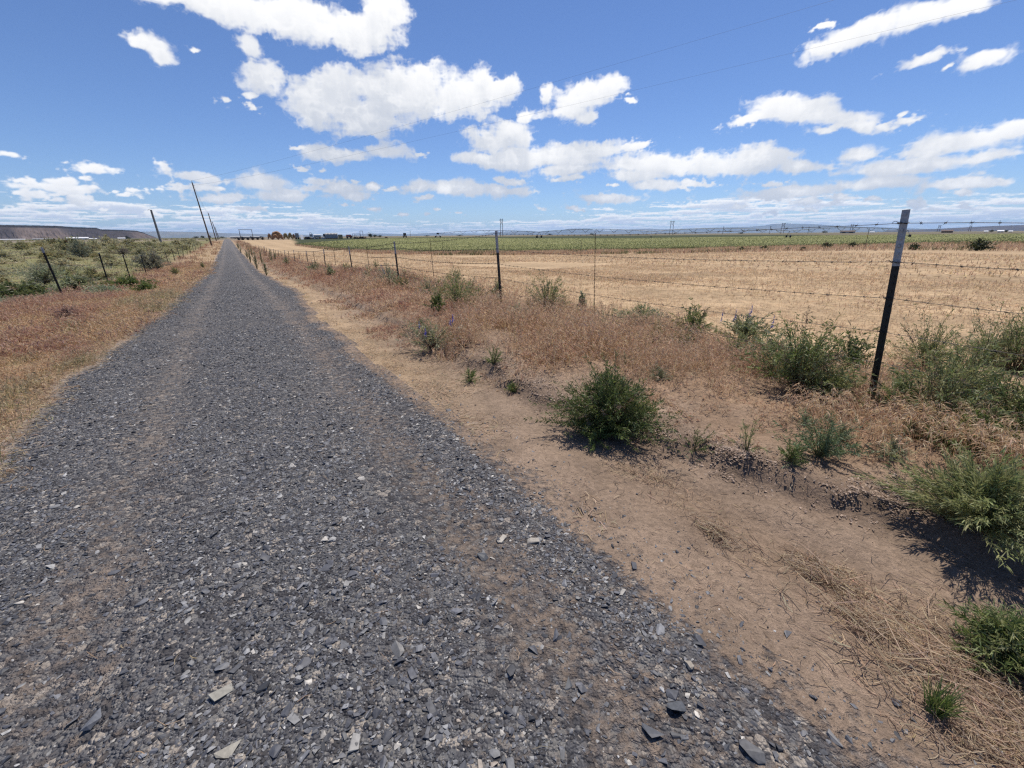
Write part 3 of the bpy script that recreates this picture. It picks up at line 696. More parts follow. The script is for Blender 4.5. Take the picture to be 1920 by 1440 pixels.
# low olive ground cover of the sage plain
rb = RB()
cov = lambda s, t: sm(4.9, 6.4, -t + 1.4 * (fbm(s * .6, t * .6, 123) - .5)) * (.15 + .85 * sm(.38, .58, fbm(s * .35, t * .35, 161)))
OLV = [(.26, .255, .11), (.32, .305, .14), (.20, .205, .09), (.39, .345, .19), (.31, .275, .16)]
OLG = [(.25, .265, .17), (.30, .30, .20), (.21, .22, .14)]
for n, s0, s1, t0, t1, h, w in ((70000, 6, 26, -20, -4.8, (.05, .17), .016), (60000, 16, 60, -50, -5, (.07, .20), .038), (42000, 40, 160, -150, -5, (.10, .26), .11)):
    P, s, t = scatter(n, s0, s1, t0, t1, cov, 1.2)
    gsel = fbm(s * .16, t * .16, 163) > .53
    for msk, pal in ((~gsel, OLV), (gsel, OLG)):
        p = P[msk]; dd = np.hypot(p[:, 0], p[:, 1])
        blades(rb, p, rng.uniform(*h, len(p)) * (.55 + .9 * sm(.35, .7, fbm(s[msk] * 1.1, t[msk] * 1.1, 165))), np.full(len(p), w), pal, 1.5, (.05, 0), .3)
tag(rb.build('ground_cover', M['leaf']), 'low olive green scrub covering the plain left of the fence', 'ground cover', kind='stuff')

# ------------------------------------------------------------------ FENCES
def tpost(fence, L, base, top, tipfrac, studs, w=.046, deep=.04, nose=.4):
    """a T-section post leaning from base to top, its flange towards the road"""
    base = np.asarray(base); top = np.asarray(top); ax = top - base; Ln = np.linalg.norm(ax); ax = ax / Ln
    a = np.array([us[0], us[1], 0]); a = nrm(a - ax * (a @ ax)); nrm_ = np.cross(ax, a); nrm_ = nrm_ if nrm_[:2] @ ns < 0 else -nrm_
    prof = [(-w / 2, 0), (w / 2, 0), (w / 2, -.006), (.004, -.006), (.004, -deep), (-.004, -deep), (-.004, -.006), (-w / 2, -.006)]
    def sec(z0, z1):
        V = [ax * z + a * p + nrm_ * q for z in (z0, z1) for p, q in prof]; n = len(prof); V = np.array(V)
        Q = [(k, (k + 1) % n, n + (k + 1) % n, n + k) for k in range(n)]
        Q += [(n + 7, n + 0, n + 3, n + 6), (n + 0, n + 1, n + 2, n + 3), (n + 3, n + 4, n + 5, n + 6)]
        return V, Q
    zt = Ln * (1 - tipfrac)
    mb = MB(); V, Q = sec(-.35, zt); mb.add(V, Q=Q)
    tp = MB()
    V, Q = sec(zt, Ln); tp.add(V, Q=Q)
    if studs:
        for z in np.arange(.03, Ln - .03, .055):
            c = ax * z + nrm_ * .003; s_ = [c + a * i * .006 + ax * j * .010 + nrm_ * (k * .006) for k in (0, 1) for j in (-1, 1) for i in (-1, 1)]
            (tp if z > zt else mb).add(s_, Q=[(0, 1, 3, 2), (4, 6, 7, 5), (0, 4, 5, 1), (2, 3, 7, 6), (0, 2, 6, 4), (1, 5, 7, 3)])
    p = mb.build('fence_post', M['black'], fence, loc=base - L)
    tp.build('painted_tip', M['tip'], p)
    return p, nrm_
def strand(fence, L, pts, r, barbs_to, name='barbed_wire'):
    """pts: attachment points; sagging wire with barbs"""
    mb = MB(); P = []
    for q in range(len(pts) - 1):
        A, B = pts[q], pts[q + 1]; n = 16
        for k in range(n):
            u = k / n; p = A + (B - A) * u; p = p - np.array([0, 0, .05 * 4 * u * (1 - u)]) + rng.normal(0, .0015, 3); P.append(p)
    P.append(pts[-1]); P = np.array(P) - L
    dist = np.linalg.norm(P + L - EYE, axis=1)
    mb.tube(P, r * np.clip(dist / 8, 1, 4), 5)
    seg = np.linalg.norm(np.diff(P, axis=0), axis=1); cum = np.concatenate([[0], np.cumsum(seg)])
    for z in np.arange(.06, cum[-1], .127):
        p = np.array([np.interp(z, cum, P[:, k]) for k in range(3)]); d = np.linalg.norm(p + L - EYE)
        if d > barbs_to: continue
        k = max(1, d / 6); th = rng.uniform(0, pi)
        v = np.array([0.15 * us[0] + ns[0] * cos(th), .15 * us[1] + ns[1] * cos(th), sin(th)]); v2 = np.array([-.5 * us[0] + ns[0] * sin(th), -.5 * us[1] + ns[1] * sin(th), -cos(th)])
        for w in (v, v2): mb.tube([p - w * .017, p, p + w * .017], [.0006 * k, .0018 * k, .0006 * k], 4, caps=False)
        mb.tube([p - np.array([us[0], us[1], 0]) * .007, p + np.array([us[0], us[1], 0]) * .007], .0042 * k, 5)
    return mb.build(name, M['wire'], fence)

RT = [(1699, 393, 1632, 748), (929, 433, 939, 585), (738, 453, 748, 535), (653, 462, 661, 514), (606, 467, 611, 510), (573, 470, 579, 505), (550, 469, 553, 495), (533, 469, 535, 490), (521, 469, 523, 486), (512, 467, 514, 483), (504, 465, 506, 481), (495, 462, 497, 478), (489, 461, 490.5, 475), (484, 460, 485.5, 473), (478, 459, 479, 470)]
def post_pts(x, y, bx, by, T):
    az, _ = azel(bx, by); s = T / tan(az - BR); r = hypot(s, T)
    b = np.array([r * sin(az), r * cos(az), 0]); b[2] = float(terr(s, T))
    a2, e2 = azel(x, y); t = np.array([r * sin(a2), r * cos(a2), HEYE + r * tan(e2)])
    return b, t, s
posts = [post_pts(*q, 4.2 - .03 * max(0, k - 4)) for k, q in enumerate(RT)]
fence = empty('wire_fence', posts[0][0], 'barbed wire fence with black grey-tipped steel posts along the right-hand field', 'fence'); L = posts[0][0].copy()
b0, t0, _ = posts[0]
fr = []
for y in (418, 491.7, 559, 622, 678):
    x = 1699 + (1632 - 1699) * (y - 393) / (748 - 393); fr.append((height_at(b0, x, y) - b0[2]) / (t0[2] - b0[2]))
att = []
for k, (b, t, s) in enumerate(posts):
    o, nn = tpost(fence, L, b, t, .275 if k < 4 else .2, k < 3, .046 if k < 2 else .05 + .004 * k)
    H = 1.52
    f2 = [f * (t0[2] - b0[2]) / max(t[2] - b[2], .9) for f in fr]; f2 = [min(f, .965) for f in f2]
    att.append([b + (t - b) * f + nn * .012 for f in f2])
    if k < 3:
        for q in att[-1][:4]:
            mb = MB(); e = np.array([us[0], us[1], 0]); th = np.linspace(0, 2 * pi, 14)
            mb.tube([q - b - nn * .012 + e * (.030 * cos(a_)) + nn * (.018 * sin(a_)) + np.array([0, 0, .006 * sin(2 * a_)]) for a_ in th], .0022, 5, caps=False)
            mb.tube([q - b + e * .028, q - b + e * .040 + np.array([0, 0, .013]), q - b + e * .055 + np.array([0, 0, .012]), q - b + e * .062], .002, 5)
            mb.build('wire_clip', M['wire'], o)
prev = [p - np.array([us[0], us[1], 0]) * 6.0 for p in att[0]]
for j in range(5):
    line = [prev[j]] + [a_[j] for a_ in att]
    strand(fence, L, line, .0021, 16 if j < 4 else 6)
for k in range(-1, 11):
    A, B = (prev, att[0]) if k < 0 else (att[k], att[k + 1])
    if k < 0: continue
    u = .52 if k else .55
    hi = A[0] + (B[0] - A[0]) * u + [0, 0, -.03]; lo = A[3] + (B[3] - A[3]) * u - [0, 0, .18 if k else .34]
    mb = MB(); n = 60 if k < 3 else 8; zz = np.linspace(0, 1, n); d = np.linalg.norm(hi - EYE); rr = .0024 * max(1, d / 6)
    for ph in (0, pi):
        mb.tube([lo + (hi - lo) * z + .003 * np.array([cos(z * 60 + ph), sin(z * 60 + ph), 0]) - L for z in zz], rr, 4)
    if k < 2: mb.tube([hi - L + .016 * np.array([us[0] * cos(a_), us[1] * cos(a_), sin(a_) + 1]) for a_ in np.linspace(0, 2 * pi, 12)], .0022, 4, caps=False)
    mb.build('wire_stay', M['rust'], fence)

LT = [(76, 464, 113, 546), (184, 474, 200, 525), (229, 477, 243, 521), (263, 478, 272, 508), (308, 470, 314, 489), (321, 466, 327, 487), (331, 464, 336, 481), (341, 462, 344, 481), (348, 460, 351, 474), (354, 459, 357, 473), (360, 459, 362, 471), (365, 459, 367, 470), (370, 457, 372, 468), (375, 457, 376.5, 466)]
lposts = [post_pts(*q, -5.0) for q in LT]
lf = empty('wire_fence', lposts[0][0], 'leaning black steel post and wire fence left of the road by the sagebrush', 'fence'); L = lposts[0][0].copy(); att = []
for k, (b, t, s) in enumerate(lposts):
    o, nn = tpost(lf, L, b, t, .10 if k == 0 else .02, False, .056 + .0025 * k, .05)
    att.append([b + (t - b) * f for f in (.93, .68, .42)])
for j in range(3):
    strand(lf, L, [att[0][j] - np.array([us[0], us[1], 0]) * 6] + [a_[j] for a_ in att], .0012, 0, 'wire')

# thin electric-fence posts standing at the crop's edge
for q, (x, y, bx, by, lab) in enumerate([(1630, 428, 1622, 466, 'leaning thin black post with a yellow insulator left of the big fence post'), (1090, 452, 1089, 478, 'thin dark post at the edge of the green crop near the picture middle'), (830, 455, 831, 477, 'thin dark post by the crop edge beside a wire stay'), (688, 456, 690, 473, 'thin dark post at the left part of the crop edge'), (631, 450, 632, 458, 'smallest thin post near the tip of the green crop')]):
    P = ground(bx, by); T = np.array([0, 0, height_at(P, x, y) - P[2]]); a2, _ = azel(x, y); r = hypot(P[0], P[1]); T[:2] = [r * sin(a2) - P[0], r * cos(a2) - P[1]]
    e = empty('electric_fence_post', P, lab, 'fence post', 0, 'thin posts along the crop edge')
    mb = MB(); mb.tube([T * -.1, T], .022 if q else .02, 6); mb.build('rod', M['black'], e)
    mb = MB(); mb.tube([T * .60, T * .66], .045, 8); mb.build('insulator', M['yellow'] if q == 0 else M['dark'], e)

# ------------------------------------------------------------------ POLES AND LINES
def upole(base, top, r0, r1, m, label, bracket=0):
    e = empty('utility_pole', base, label, 'utility pole', 0, 'utility poles along the left of the road')
    v = top - base; mb = MB(); mb.tube([v * q for q in np.linspace(-.05, 1, 9)], np.linspace(r0 * 1.02, r1, 9), 10); mb.build('pole', m, e)
    mb = MB(); w = np.array([ns[0], ns[1], 0])
    if bracket:
        mb.tube([v * .995, v * 1.0 - w * .5 + [0, 0, .1], v * .985 - w * .8], .05, 6); mb.build('bracket', M['galv'], e)
    else:
        mb.tube([v, v + [0, 0, .2], v + [0, 0, .25], v + [0, 0, .42]], [.035, .035, .07, .05], 8)
        mb.build('insulator', M['porcelain'], e); mb = MB()
        mb.tube([v * .955 + w * .1, v * .955 + w * .34 + [0, 0, .06]], .04, 6); mb.build('insulator', M['porcelain'], e)
    return e
def pole_at(px, py, tx, ty, D=None):
    B = ground(px, py) if D is None else at(px, D)
    a2, e2 = azel(tx, ty); r = hypot(B[0], B[1])
    return B, np.array([r * sin(a2), r * cos(a2), HEYE + r * tan(e2)])
B1, T1 = pole_at(397, 460.5, 360, 342)
upole(B1, T1, .19, .12, M['wood'], 'tall leaning brown wooden utility pole nearest the road on the left')
B0, T0 = pole_at(298, 447, 283, 393.5, 175)
upole(B0, T0, .34, .26, M['greywood'], 'grey utility pole with a hooked top standing in the sagebrush', 1)
B2, T2 = pole_at(403, 444, 390.5, 400, 230)
upole(B2, T2, .2, .15, M['wood'], 'second thin pole behind the tall brown pole')
B3, T3 = pole_at(407, 444, 398, 416, 340)
upole(B3, T3, .22, .17, M['wood'], 'third thin pole in the row behind the tall brown pole')
B4, T4 = pole_at(409.5, 444, 402.5, 425, 470)
upole(B4, T4, .25, .2, M['wood'], 'farthest and shortest pole of the row beside the road')
def cable(pts, sag, r, label):
    mb = MB(); P = []
    for A, B in zip(pts[:-1], pts[1:]):
        for u in np.linspace(0, 1, 24)[:-1]: P.append(A + (B - A) * u - np.array([0, 0, sag * 4 * u * (1 - u)]))
    P.append(pts[-1]); P = np.array(P); d = np.linalg.norm(P - EYE, axis=1)
    o = mb; o.tube(P, r * np.clip(d / 25, 1, 6), 5); tag(o.build('power_line', M['wire']), label, 'power line', 'overhead wires')
def sky_pt(px, py, z):
    d = ray(px, py); return EYE + d * ((z - HEYE) / d[2])
e1 = T1 + [0, 0, .4]; far1 = sky_pt(1400, 0, 9.2); far2 = sky_pt(1640, 10, 8.6)
cable([T3, T2, e1, e1 + (far1 - e1) * 1.45], .9, .0022, 'upper overhead wire crossing the sky from the brown utility pole')
e2 = B1 + (T1 - B1) * .955
cable([T3 - [0, 0, .5], T2 - [0, 0, .5], e2, e2 + (far2 - e2) * 1.4], 1.0, .0022, 'lower overhead wire crossing the sky from the brown utility pole')

# ------------------------------------------------------------------ SHRUBS AND WEEDS
ST = [(.20, .15, .09), (.15, .11, .07), (.26, .20, .12)]
STG = [(.18, .19, .08), (.22, .20, .10), (.14, .14, .07)]
DG = [(.12, .17, .042), (.17, .225, .055), (.085, .13, .034), (.24, .27, .08), (.14, .19, .05)]
GG = [(0.246, 0.275, 0.104), (0.314, 0.324, 0.133), (0.190, 0.227, 0.081), (0.381, 0.362, 0.162)]
SG = [(0.328, 0.357, 0.220), (0.407, 0.427, 0.275), (0.263, 0.294, 0.176), (0.486, 0.484, 0.308)]
def put(px, py, w):                        # ground point and half width in metres for a plant seen w pixels wide
    P = ground(px, py); return P, w / ppm(P) / 2
P, R = put(1140, 812, 165)
o = shrub('rabbitbrush', 'dense dark green bush with fine leaves on the bare sandy bank by the road', 'shrub', P, R * 1.08, R * 1.42, 440, 44, .034, .0064, [tuple(x * .80 for x in c) for c in DG], ST, stem_w=.003, start=.2, bias=.45, up=.45, rag=.22)
shrub('rabbitbrush', 'low green sprig spreading at the foot of the dense dark green bush', 'shrub', ground(1120, 826), .17, .12, 40, 26, .03, .0055, DG, ST, stem_w=.003, lean=(-.5, -.3), up=.5)
P, R = put(1835, 990, 300)
shrub('green_shrub', 'grey green bush with long narrow leaves at the right edge beside the bare sand', 'shrub', P, R * .95, R * .82, 280, 44, .042, .0052, GG + [(.36, .37, .16), (.30, .33, .12)], STG, stem_w=.003, start=.12, bias=.62, up=.75, rag=.35)
P, R = put(1880, 1235, 190)
shrub('green_weed', 'bright green leafy weed on the straw mat at the lower right', 'weed', P, R, R * .8, 170, 30, .035, .0045, DG + GG, STG, stem_w=.0025, up=.4)
P, R = put(1752, 1335, 90)
g = RB(); q = 150; aa = rng.uniform(0, 2 * pi, q); rr = R * .35 * np.sqrt(rng.uniform(0, 1, q))
blades(g, np.stack([np.cos(aa) * rr, np.sin(aa) * rr, 0 * aa], 1), rng.uniform(.06, .13, q), np.full(q, .0035), DG, .75, (.1, 0), .4)
o = empty('grass_tuft', P, 'small tuft of green grass between the gravel edge and straw mat', 'grass tuft'); g.build('blades', M['leaf'], o)
P, R = put(812, 656, 120)
shrub('lupine', 'sprawling grey green lupine with purple flowers beside the sandy road edge', 'wildflower', P, R, R * .95, 80, 22, .04, .008, SG + GG, [(.28, .20, .14), (.2, .14, .1)], stem_w=.006, lean=(-.35, 0), flowers=(4, [(.26, .22, .55), (.33, .28, .6)], .10), up=.3)
P, R = put(868, 650, 60)
shrub('dead_stems', 'bundle of bare brown stems lying behind the purple flowered lupine', 'shrub', P, R * 1.2, R * .6, 60, 0, .03, .005, GG, [(.27, .19, .14), (.2, .13, .1), (.34, .25, .18)], stem_w=.007, lean=(.5, 0))
for px, py, w, hh, lab in [(882, 716, 48, .8, 'low bright green tuft on bare sand left of the dense bush'), (926, 684, 45, 1.2, 'upright grey green grass clump above the low bright green tuft'), (962, 736, 28, 1.1, 'smallest green tuft on the sand left of the dense bush'), (790, 612, 20, 1.0, 'tiny dark weed in dry grass left of the lupine'), (1300, 845, 55, 1.3, 'thin grey green weed right of the dense dark bush'), (1400, 845, 70, 1.2, 'wispy open weed on the crumbly earth bank'), (1480, 865, 60, .9, 'low dark green weed at the foot of the taller blue green one')]:
    P, R = put(px, py, w)
    shrub('weed', lab, 'weed', P, R * (1.25 if 'thin' in lab or 'wispy' in lab else 1), R * 1.3 * hh, 18 if 'thin' in lab or 'wispy' in lab else 44, 16, .026, .0042, DG if 'bright' in lab or 'dark' in lab or 'smallest' in lab else GG, STG, group='small weeds on the right verge', stem_w=.0028, up=.6)
P, R = put(1535, 855, 120)
shrub('green_weed', 'blue green branching weed in dry grass left of the big fence post', 'weed', P, R * 1.15, R * 1.35, 70, 26, .032, .005, [(.16, .22, .10), (.21, .26, .125), (.13, .18, .075)], STG, stem_w=.003, bias=.55, up=.4, rag=.6)
P, R = put(1495, 735, 200)
shrub('green_shrub', 'broad olive green shrub under the fence wires left of the big post', 'shrub', P, R, R * 1.35, 150, 34, .036, .0085, DG + GG, ST, stem_w=.004, bias=.5, up=.35)
P, R = put(1590, 690, 60)
shrub('green_shrub', 'narrow dark green shrub just left of the big fence post', 'shrub', P, R * 1.2, R * 2.2, 60, 28, .034, .009, DG, ST, stem_w=.004, up=.3)
for px, py, w, hh, lab, pal in [(1750, 790, 210, 1.25, 'large grey green shrub right behind the big fence post', GG), (1885, 810, 220, 1.25, 'big green shrub at the right edge under the fence wires', DG + GG), (1900, 700, 170, 1.4, 'tall feathery green shrub behind the fence at the right edge', [(.22, .26, .09), (.28, .31, .12), (.18, .22, .08)]), (1810, 840, 180, .7, 'low shaded shrub beneath dry drooping grass right of the big post', DG)]:
    P, R = put(px, py, w)
    shrub('green_shrub', lab, 'shrub', P, R, R * hh, 130, 32, .036, .007, pal, ST, group='shrubs under the fence at the right', stem_w=.004, bias=.5, up=.45, lean=(.12, 0))
# bleached grass heads bowing over those shrubs
rb = RB()
for px, py, w, n in ((1600, 735, 110, 170), (1740, 790, 120, 110), (1830, 830, 190, 200), (1760, 850, 220, 200), (1890, 870, 160, 160), (1590, 800, 160, 170), (1700, 700, 60, 40)):
    P, R = put(px, py, w); a = rng.uniform(0, 2 * pi, n); r = R * np.sqrt(rng.uniform(0, 1, n)); x, y = P[0] + np.cos(a) * r, P[1] + np.sin(a) * r
    blades(rb, np.stack([x, y, terr_xy(x, y)], 1), rng.uniform(.14, .32, n), np.full(n, .003), [(.46, .31, .20), (.54, .40, .27), (.38, .23, .15)], .35, (-.5, -.1), .75, 6, [(.62, .44, .27), (.54, .36, .21), (.70, .54, .35)], .035, .0045)
tag(rb.build('dry_grass', M['grass']), 'bleached drooping grass heads bowing over the shrubs around the big fence post', 'dry grass', kind='stuff')
for px, py, w, hh, lab, pal, fl in [(1025, 590, 100, 1.35, 'pale green airy bush right of the second fence post', GG, None), (860, 575, 105, 1.1, 'pale green bush left of the second fence post', GG, None), (822, 588, 36, 1.9, 'narrow dark green clump below the pale green bush', DG, None), (730, 535, 52, 1.5, 'grey green flowering lupine clump beside the third fence post', SG, (5, [(.28, .26, .42)], .12)), (1295, 628, 90, 1.0, 'green tufted plant on the fence line between stay and big post', DG + GG, None), (1200, 606, 100, .7, 'low grey green clump right of the twisted wire stay', SG + GG, None), (1395, 640, 110, .9, 'grey green lupine with pale purple spikes left of the broad shrub', SG + GG, (5, [(.30, .29, .52), (.36, .35, .58)], .16)), (1090, 580, 14, 4.0, 'single upright grey green mullein stalk between post and stay', SG, None), (970, 598, 60, .8, 'low grey green plant at the foot of the second fence post', SG, None)]:
    P, R = put(px, py, w)
    shrub('fence_line_plant', lab, 'plant', P, R, R * hh, 80, 26, .05, .010, pal, STG, group='plants along the right fence', stem_w=.005, bias=.6, up=.55, flowers=fl)
for q, (px, py, w, h) in enumerate([(500, 517, 9, 6), (482, 505, 12, 5.5), (470, 492, 11, 5), (464, 484, 8, 4), (473, 481, 9, 4), (510, 492, 9, 4.5), (517, 488, 8, 4), (492, 497, 9, 5), (540, 500, 22, 1.5), (590, 512, 26, 1.4), (620, 520, 28, 1.3), (690, 530, 34, 1.1), (452, 474, 9, 3.5), (447, 466, 9, 2.5)]):
    P, R = put(px, py, w); tall = h > 3
    shrub('tall_weed', ['tall slender grey green weed nearest the road among the roadside weeds', 'tall slender weed left of its nearer neighbour on the right verge', 'tall weed clump beside the reddish grass patch', 'thin tall weed near the road edge further on', 'thin tall weed behind the one nearest the road edge', 'tall dark weed among the far fence posts', 'tall dark weed right beside the far fence posts', 'tall weed between the road and the far posts', 'low yellow green bush at the foot of the sixth fence post', 'low yellow green bush at the foot of the fifth fence post', 'pale green bush between fourth and fifth fence posts', 'low pale green bush left of the third fence post', 'weed clump where the verge nears the road far off', 'farthest small weed clump on the right verge'][q], 'weed', P, max(R, .12), R * h, 20 if tall else 40, 14, .08, .022, SG + GG + [(.46, .38, .24)], STG, group='tall weeds along the far right verge', stem_w=.015, bias=.9, up=.7)
for q, (px, py, w, hh, lab, pal) in enumerate([(1680, 770, 110, 1.0, 'low green shrub wrapped round the foot of the big fence post', DG + GG), (1730, 690, 130, 1.3, 'upright grey green shrub behind the wires just right of the big post', GG), (1800, 740, 160, 1.2, 'olive shrub in the middle of the thicket right of the big post', DG + GG), (1850, 680, 130, 1.2, 'pale airy shrub at the back of the thicket right of the big post', GG + SG), (1900, 820, 120, .9, 'dark low shrub at the right edge below the bleached twig', DG), (1440, 690, 110, 1.1, 'grey shrub at the left side of the broad olive shrub', SG + GG), (1550, 740, 120, .8, 'low tangled shrub between the broad shrub and the big post', GG)]):
    P, R = put(px, py, w)
    shrub('green_shrub', lab, 'shrub', P, R, R * hh, 110, 34, .034, .0065, pal, ST, group='shrubs under the fence at the right', stem_w=.004, bias=.55, up=.5, lean=(.1 * rng.normal(), 0), rag=.6)
fp = []
for k, (pal, R, H) in enumerate([(GG, .26, .34), (SG + GG, .22, .30), (DG + GG, .24, .28), (SG, .3, .26), (GG, .16, .42)]):
    st, lv = plant_mesh(R, H, 46, 26, .04, .009, pal, STG, stem_w=.0045, bias=.65, up=.6, rag=.7)
    e = empty('fence_line_plant', (0, 0, -5), 'small grey green plant among others along the right fence line', 'plant', 0, 'small plants along the right fence'); st.build('stems', M['twig'], e); lv.build('leaves', M['leaf'], e); fp.append(e)
for k in range(62):
    s_ = .6 + 26 * rng.uniform() ** 1.5; t_ = 4.45 + .38 * rng.normal() if k < 46 else rng.uniform(2.7, 4.2); x, y = to_xy(s_, t_); loc = (x, y, float(terr(s_, t_)) - .01); sc = rng.uniform(.6, 1.25) * (1 if k < 46 else .6) * (.68 if s_ < 7 else 1)
    if k < 5: fp[k].location = loc; fp[k].rotation_euler[2] = rng.uniform(0, 6); fp[k].scale = (sc,) * 3
    else: copy_tree(fp[k % 5 if k < 46 else 3], loc, rng.uniform(0, 6.28), (sc,) * 3)
# a bleached bent twig caught in the fence shrubs
P = ground(1838, 800); mb = MB(); z0 = height_at(P, 1838, 725) - P[2]; sc = 1 / ppm(P)
def tw(*pp): return [np.array([(x - 1838) * sc, .0 + .02 * sin(x), z0 - (y - 725) * sc * 1.02]) for x, y in pp]
mb.tube(tw((1760, 733), (1795, 727), (1833, 719), (1845, 722), (1868, 740), (1880, 750), (1878, 757), (1860, 759), (1840, 757)), [.003, .004, .006, .006, .006, .006, .005, .004, .003], 6)
mb.tube(tw((1833, 719), (1831, 708), (1829, 702)), [.006, .004, .002], 6); mb.tube(tw((1836, 722), (1841, 735), (1839, 752), (1850, 754), (1846, 742)), [.005, .004, .004, .003, .002], 6)
mb.tube(tw((1880, 745), (1905, 755), (1918, 768), (1910, 780)), [.004, .004, .003, .002], 6)
mb.tube(tw((1838, 790), (1840, 760), (1845, 722)), [.005, .004, .004], 6)
tag(mb.build('twig', solid_mat('bleached_twig', (.48, .40, .26), .8, 0, 30, .2), loc=P), 'bleached bent twig curling in front of the shrubs at the right edge', 'twig')

# left side: shrubs one can pick out, then sagebrush over the plain
for px, py, w, hh, lab, pal, lm, n in [(88, 533, 58, 1.35, 'round pale silver sagebrush beside the nearest left fence post', SG, 'sage', 1), (287, 506, 54, 1.25, 'grey twiggy bush behind the left fence between two posts', [(.25, .245, .165), (.31, .295, .21), (.20, .20, .135)], 'sage', 0), (152, 484, 34, 1.9, 'leaning dark grey sagebrush left of the second left fence post', [(.21, .23, .16), (.27, .29, .20)], 'sage', 0), (233, 478, 24, .95, 'dead dark twiggy shrub by the third left fence post', [(.22, .19, .14), (.28, .24, .18)], 'sage', 0), (240, 541, 70, .55, 'low bright green mat at the foot of the left fence', DG, 'leaf', 0), (275, 549, 40, .9, 'dark green low bush where the left verge meets the dry grass', DG, 'leaf', 0), (205, 540, 44, .5, 'low yellow green mat behind the second left fence post', GG, 'leaf', 0), (40, 556, 90, .5, 'wide low green mat left of the nearest left fence post', [(.13, .16, .055), (.17, .19, .07)], 'leaf', 0), (150, 545, 70, .8, 'grey green low bush between the first two left fence posts', SG + GG, 'sage', 0), (195, 552, 60, .5, 'grey low scrub on the dry grass by the second left post', SG, 'sage', 0), (330, 516, 14, 2.2, 'small upright weed on the left verge close to the road', GG, 'leaf', 0), (381, 503, 8, 3.0, 'thin dark weed at the left road edge further on', GG, 'leaf', 0), (130, 600, 34, 1.4, 'purplish brown seed-head clump in the left dry grass', [(.30, .185, .15), (.36, .23, .19), (.24, .14, .12)], 'leaf', 0)]:
    P, R = put(px, py, w)
    shrub('sagebrush' if 'sagebrush' in lab else 'low_shrub', lab, 'shrub', P, R, R * hh, 130, 26, R * .16, R * .035, pal, ST, lm=lm, stem_w=.012 * max(R, .3), bias=.5, up=.45, start=.35)
proto = []
SGM = [[(0.473, 0.446, 0.253), (0.571, 0.526, 0.314), (0.392, 0.373, 0.211)], [(0.360, 0.336, 0.168), (0.457, 0.423, 0.216), (0.277, 0.263, 0.138)], [(0.523, 0.482, 0.301), (0.619, 0.563, 0.362), (0.441, 0.409, 0.241)], [(0.408, 0.358, 0.156), (0.506, 0.432, 0.205), (0.326, 0.299, 0.132)]]
for k in range(6):
    st, lv = plant_mesh(1.0, .82, 170, 16, .17, .06, SGM[k % 4], ST, bias=.48, up=.5, start=.55, rag=.5, curl=.2)
    o = lv.build('sagebrush', M['sage']); proto.append(o)
taken = []
def sage(P, R, H, label, first, k):
    o = proto[k] if first else proto[k].copy()
    if not first: COL.objects.link(o)
    o.location = P - np.array([0, 0, .06 * H]); o.rotation_euler = (0, 0, rng.uniform(0, 6.28)); o.scale = (R, R, H / .82)
    tag(o, label, 'shrub', 'sagebrush on the plain')
used = set()
def sg_(P, R, H, label):
    k = int(rng.integers(0, 6)); sage(P, R, H, label, k not in used, k); used.add(k); taken.append((P[0], P[1], R))
for px, py, w, h, lab in [(137, 472, 46, 22, 'largest dark-bellied sagebrush mound behind the nearest left fence post'), (205, 465, 30, 20, 'tall round sagebrush behind the second left fence post'), (178, 470, 26, 16, 'pale sagebrush between two darker mounds left of the pole'), (42, 468, 24, 12, 'sagebrush mound near the left edge below the mesa'), (100, 463, 28, 14, 'pale sagebrush just above the tip of the nearest left post'), (8, 485, 28, 12, 'sagebrush cut by the left edge of the picture'), (245, 464, 28, 12, 'round sagebrush left of the grey hooked pole'), (278, 465, 24, 9, 'low pale sagebrush below the grey hooked pole'), (333, 459, 20, 8, 'pale sagebrush between the two nearest utility poles'), (270, 474, 18, 7, 'small low sagebrush behind the third left fence post'), (300, 474, 16, 7, 'small pale sagebrush right of the third left fence post'), (20, 462, 22, 8, 'low sagebrush near the left edge in front of others')]:
    P = ground(px, py); sg_(P, w / ppm(P) / 2, h / ppm(P), lab)
n = 0
while n < 120:
    s_ = 24 + 150 * rng.uniform() ** 1.3; t_ = -7 - 150 * rng.uniform() ** 1.2
    x, y = to_xy(s_, t_); a = atan2(x, y)
    if a < radians(-54): continue
    R = rng.uniform(.35, .85) * (1 + s_ / 200)
    if any((x - p[0]) ** 2 + (y - p[1]) ** 2 < (1.15 * (R + p[2])) ** 2 for p in taken): continue
    sg_(np.array([x, y, float(terr(s_, t_))]), R, R * rng.uniform(.6, .95), 'grey green sagebrush among many like it on the plain left of the road'); n += 1
# the far plain: sagebrush reading as one mass
rb = RB(); Vs, Qs, Cs, n0 = [], [], [], 0
me = [(np.array([v.co[:] for v in o.data.vertices]).reshape(-1, 8 if False else 6, 3), np.array([c.color[:3] for c in o.data.color_attributes['Col'].data]).reshape(-1, 6, 3)) for o in proto[:4]]
for q in range(1500):
    s_ = 120 + 700 * rng.uniform() ** 1.5; t_ = -6 - 900 * rng.uniform() ** 1.3
    x, y = to_xy(s_, t_); a = atan2(x, y)
    if not radians(-56) < a < radians(-33.4): continue
    v, c = me[q % 4]; i = rng.choice(len(v), 90, replace=False); R = rng.uniform(.5, 1.1)
    w = v[i]; ctr = w.mean(1, keepdims=True); w = ctr + (w - ctr) * 3.6
    W = w * [R, R, R] + [x, y, float(terr(s_, t_))]; Vs.append(W.reshape(-1, 3)); Cs.append(c[i].reshape(-1, 3) * rng.uniform(.85, 1.2))
V = np.concatenate(Vs); k = np.arange(len(V) // 6)[:, None, None] * 6; Q = (k + np.array([[0, 1, 3, 2], [2, 3, 5, 4]])[None]).reshape(-1, 4)
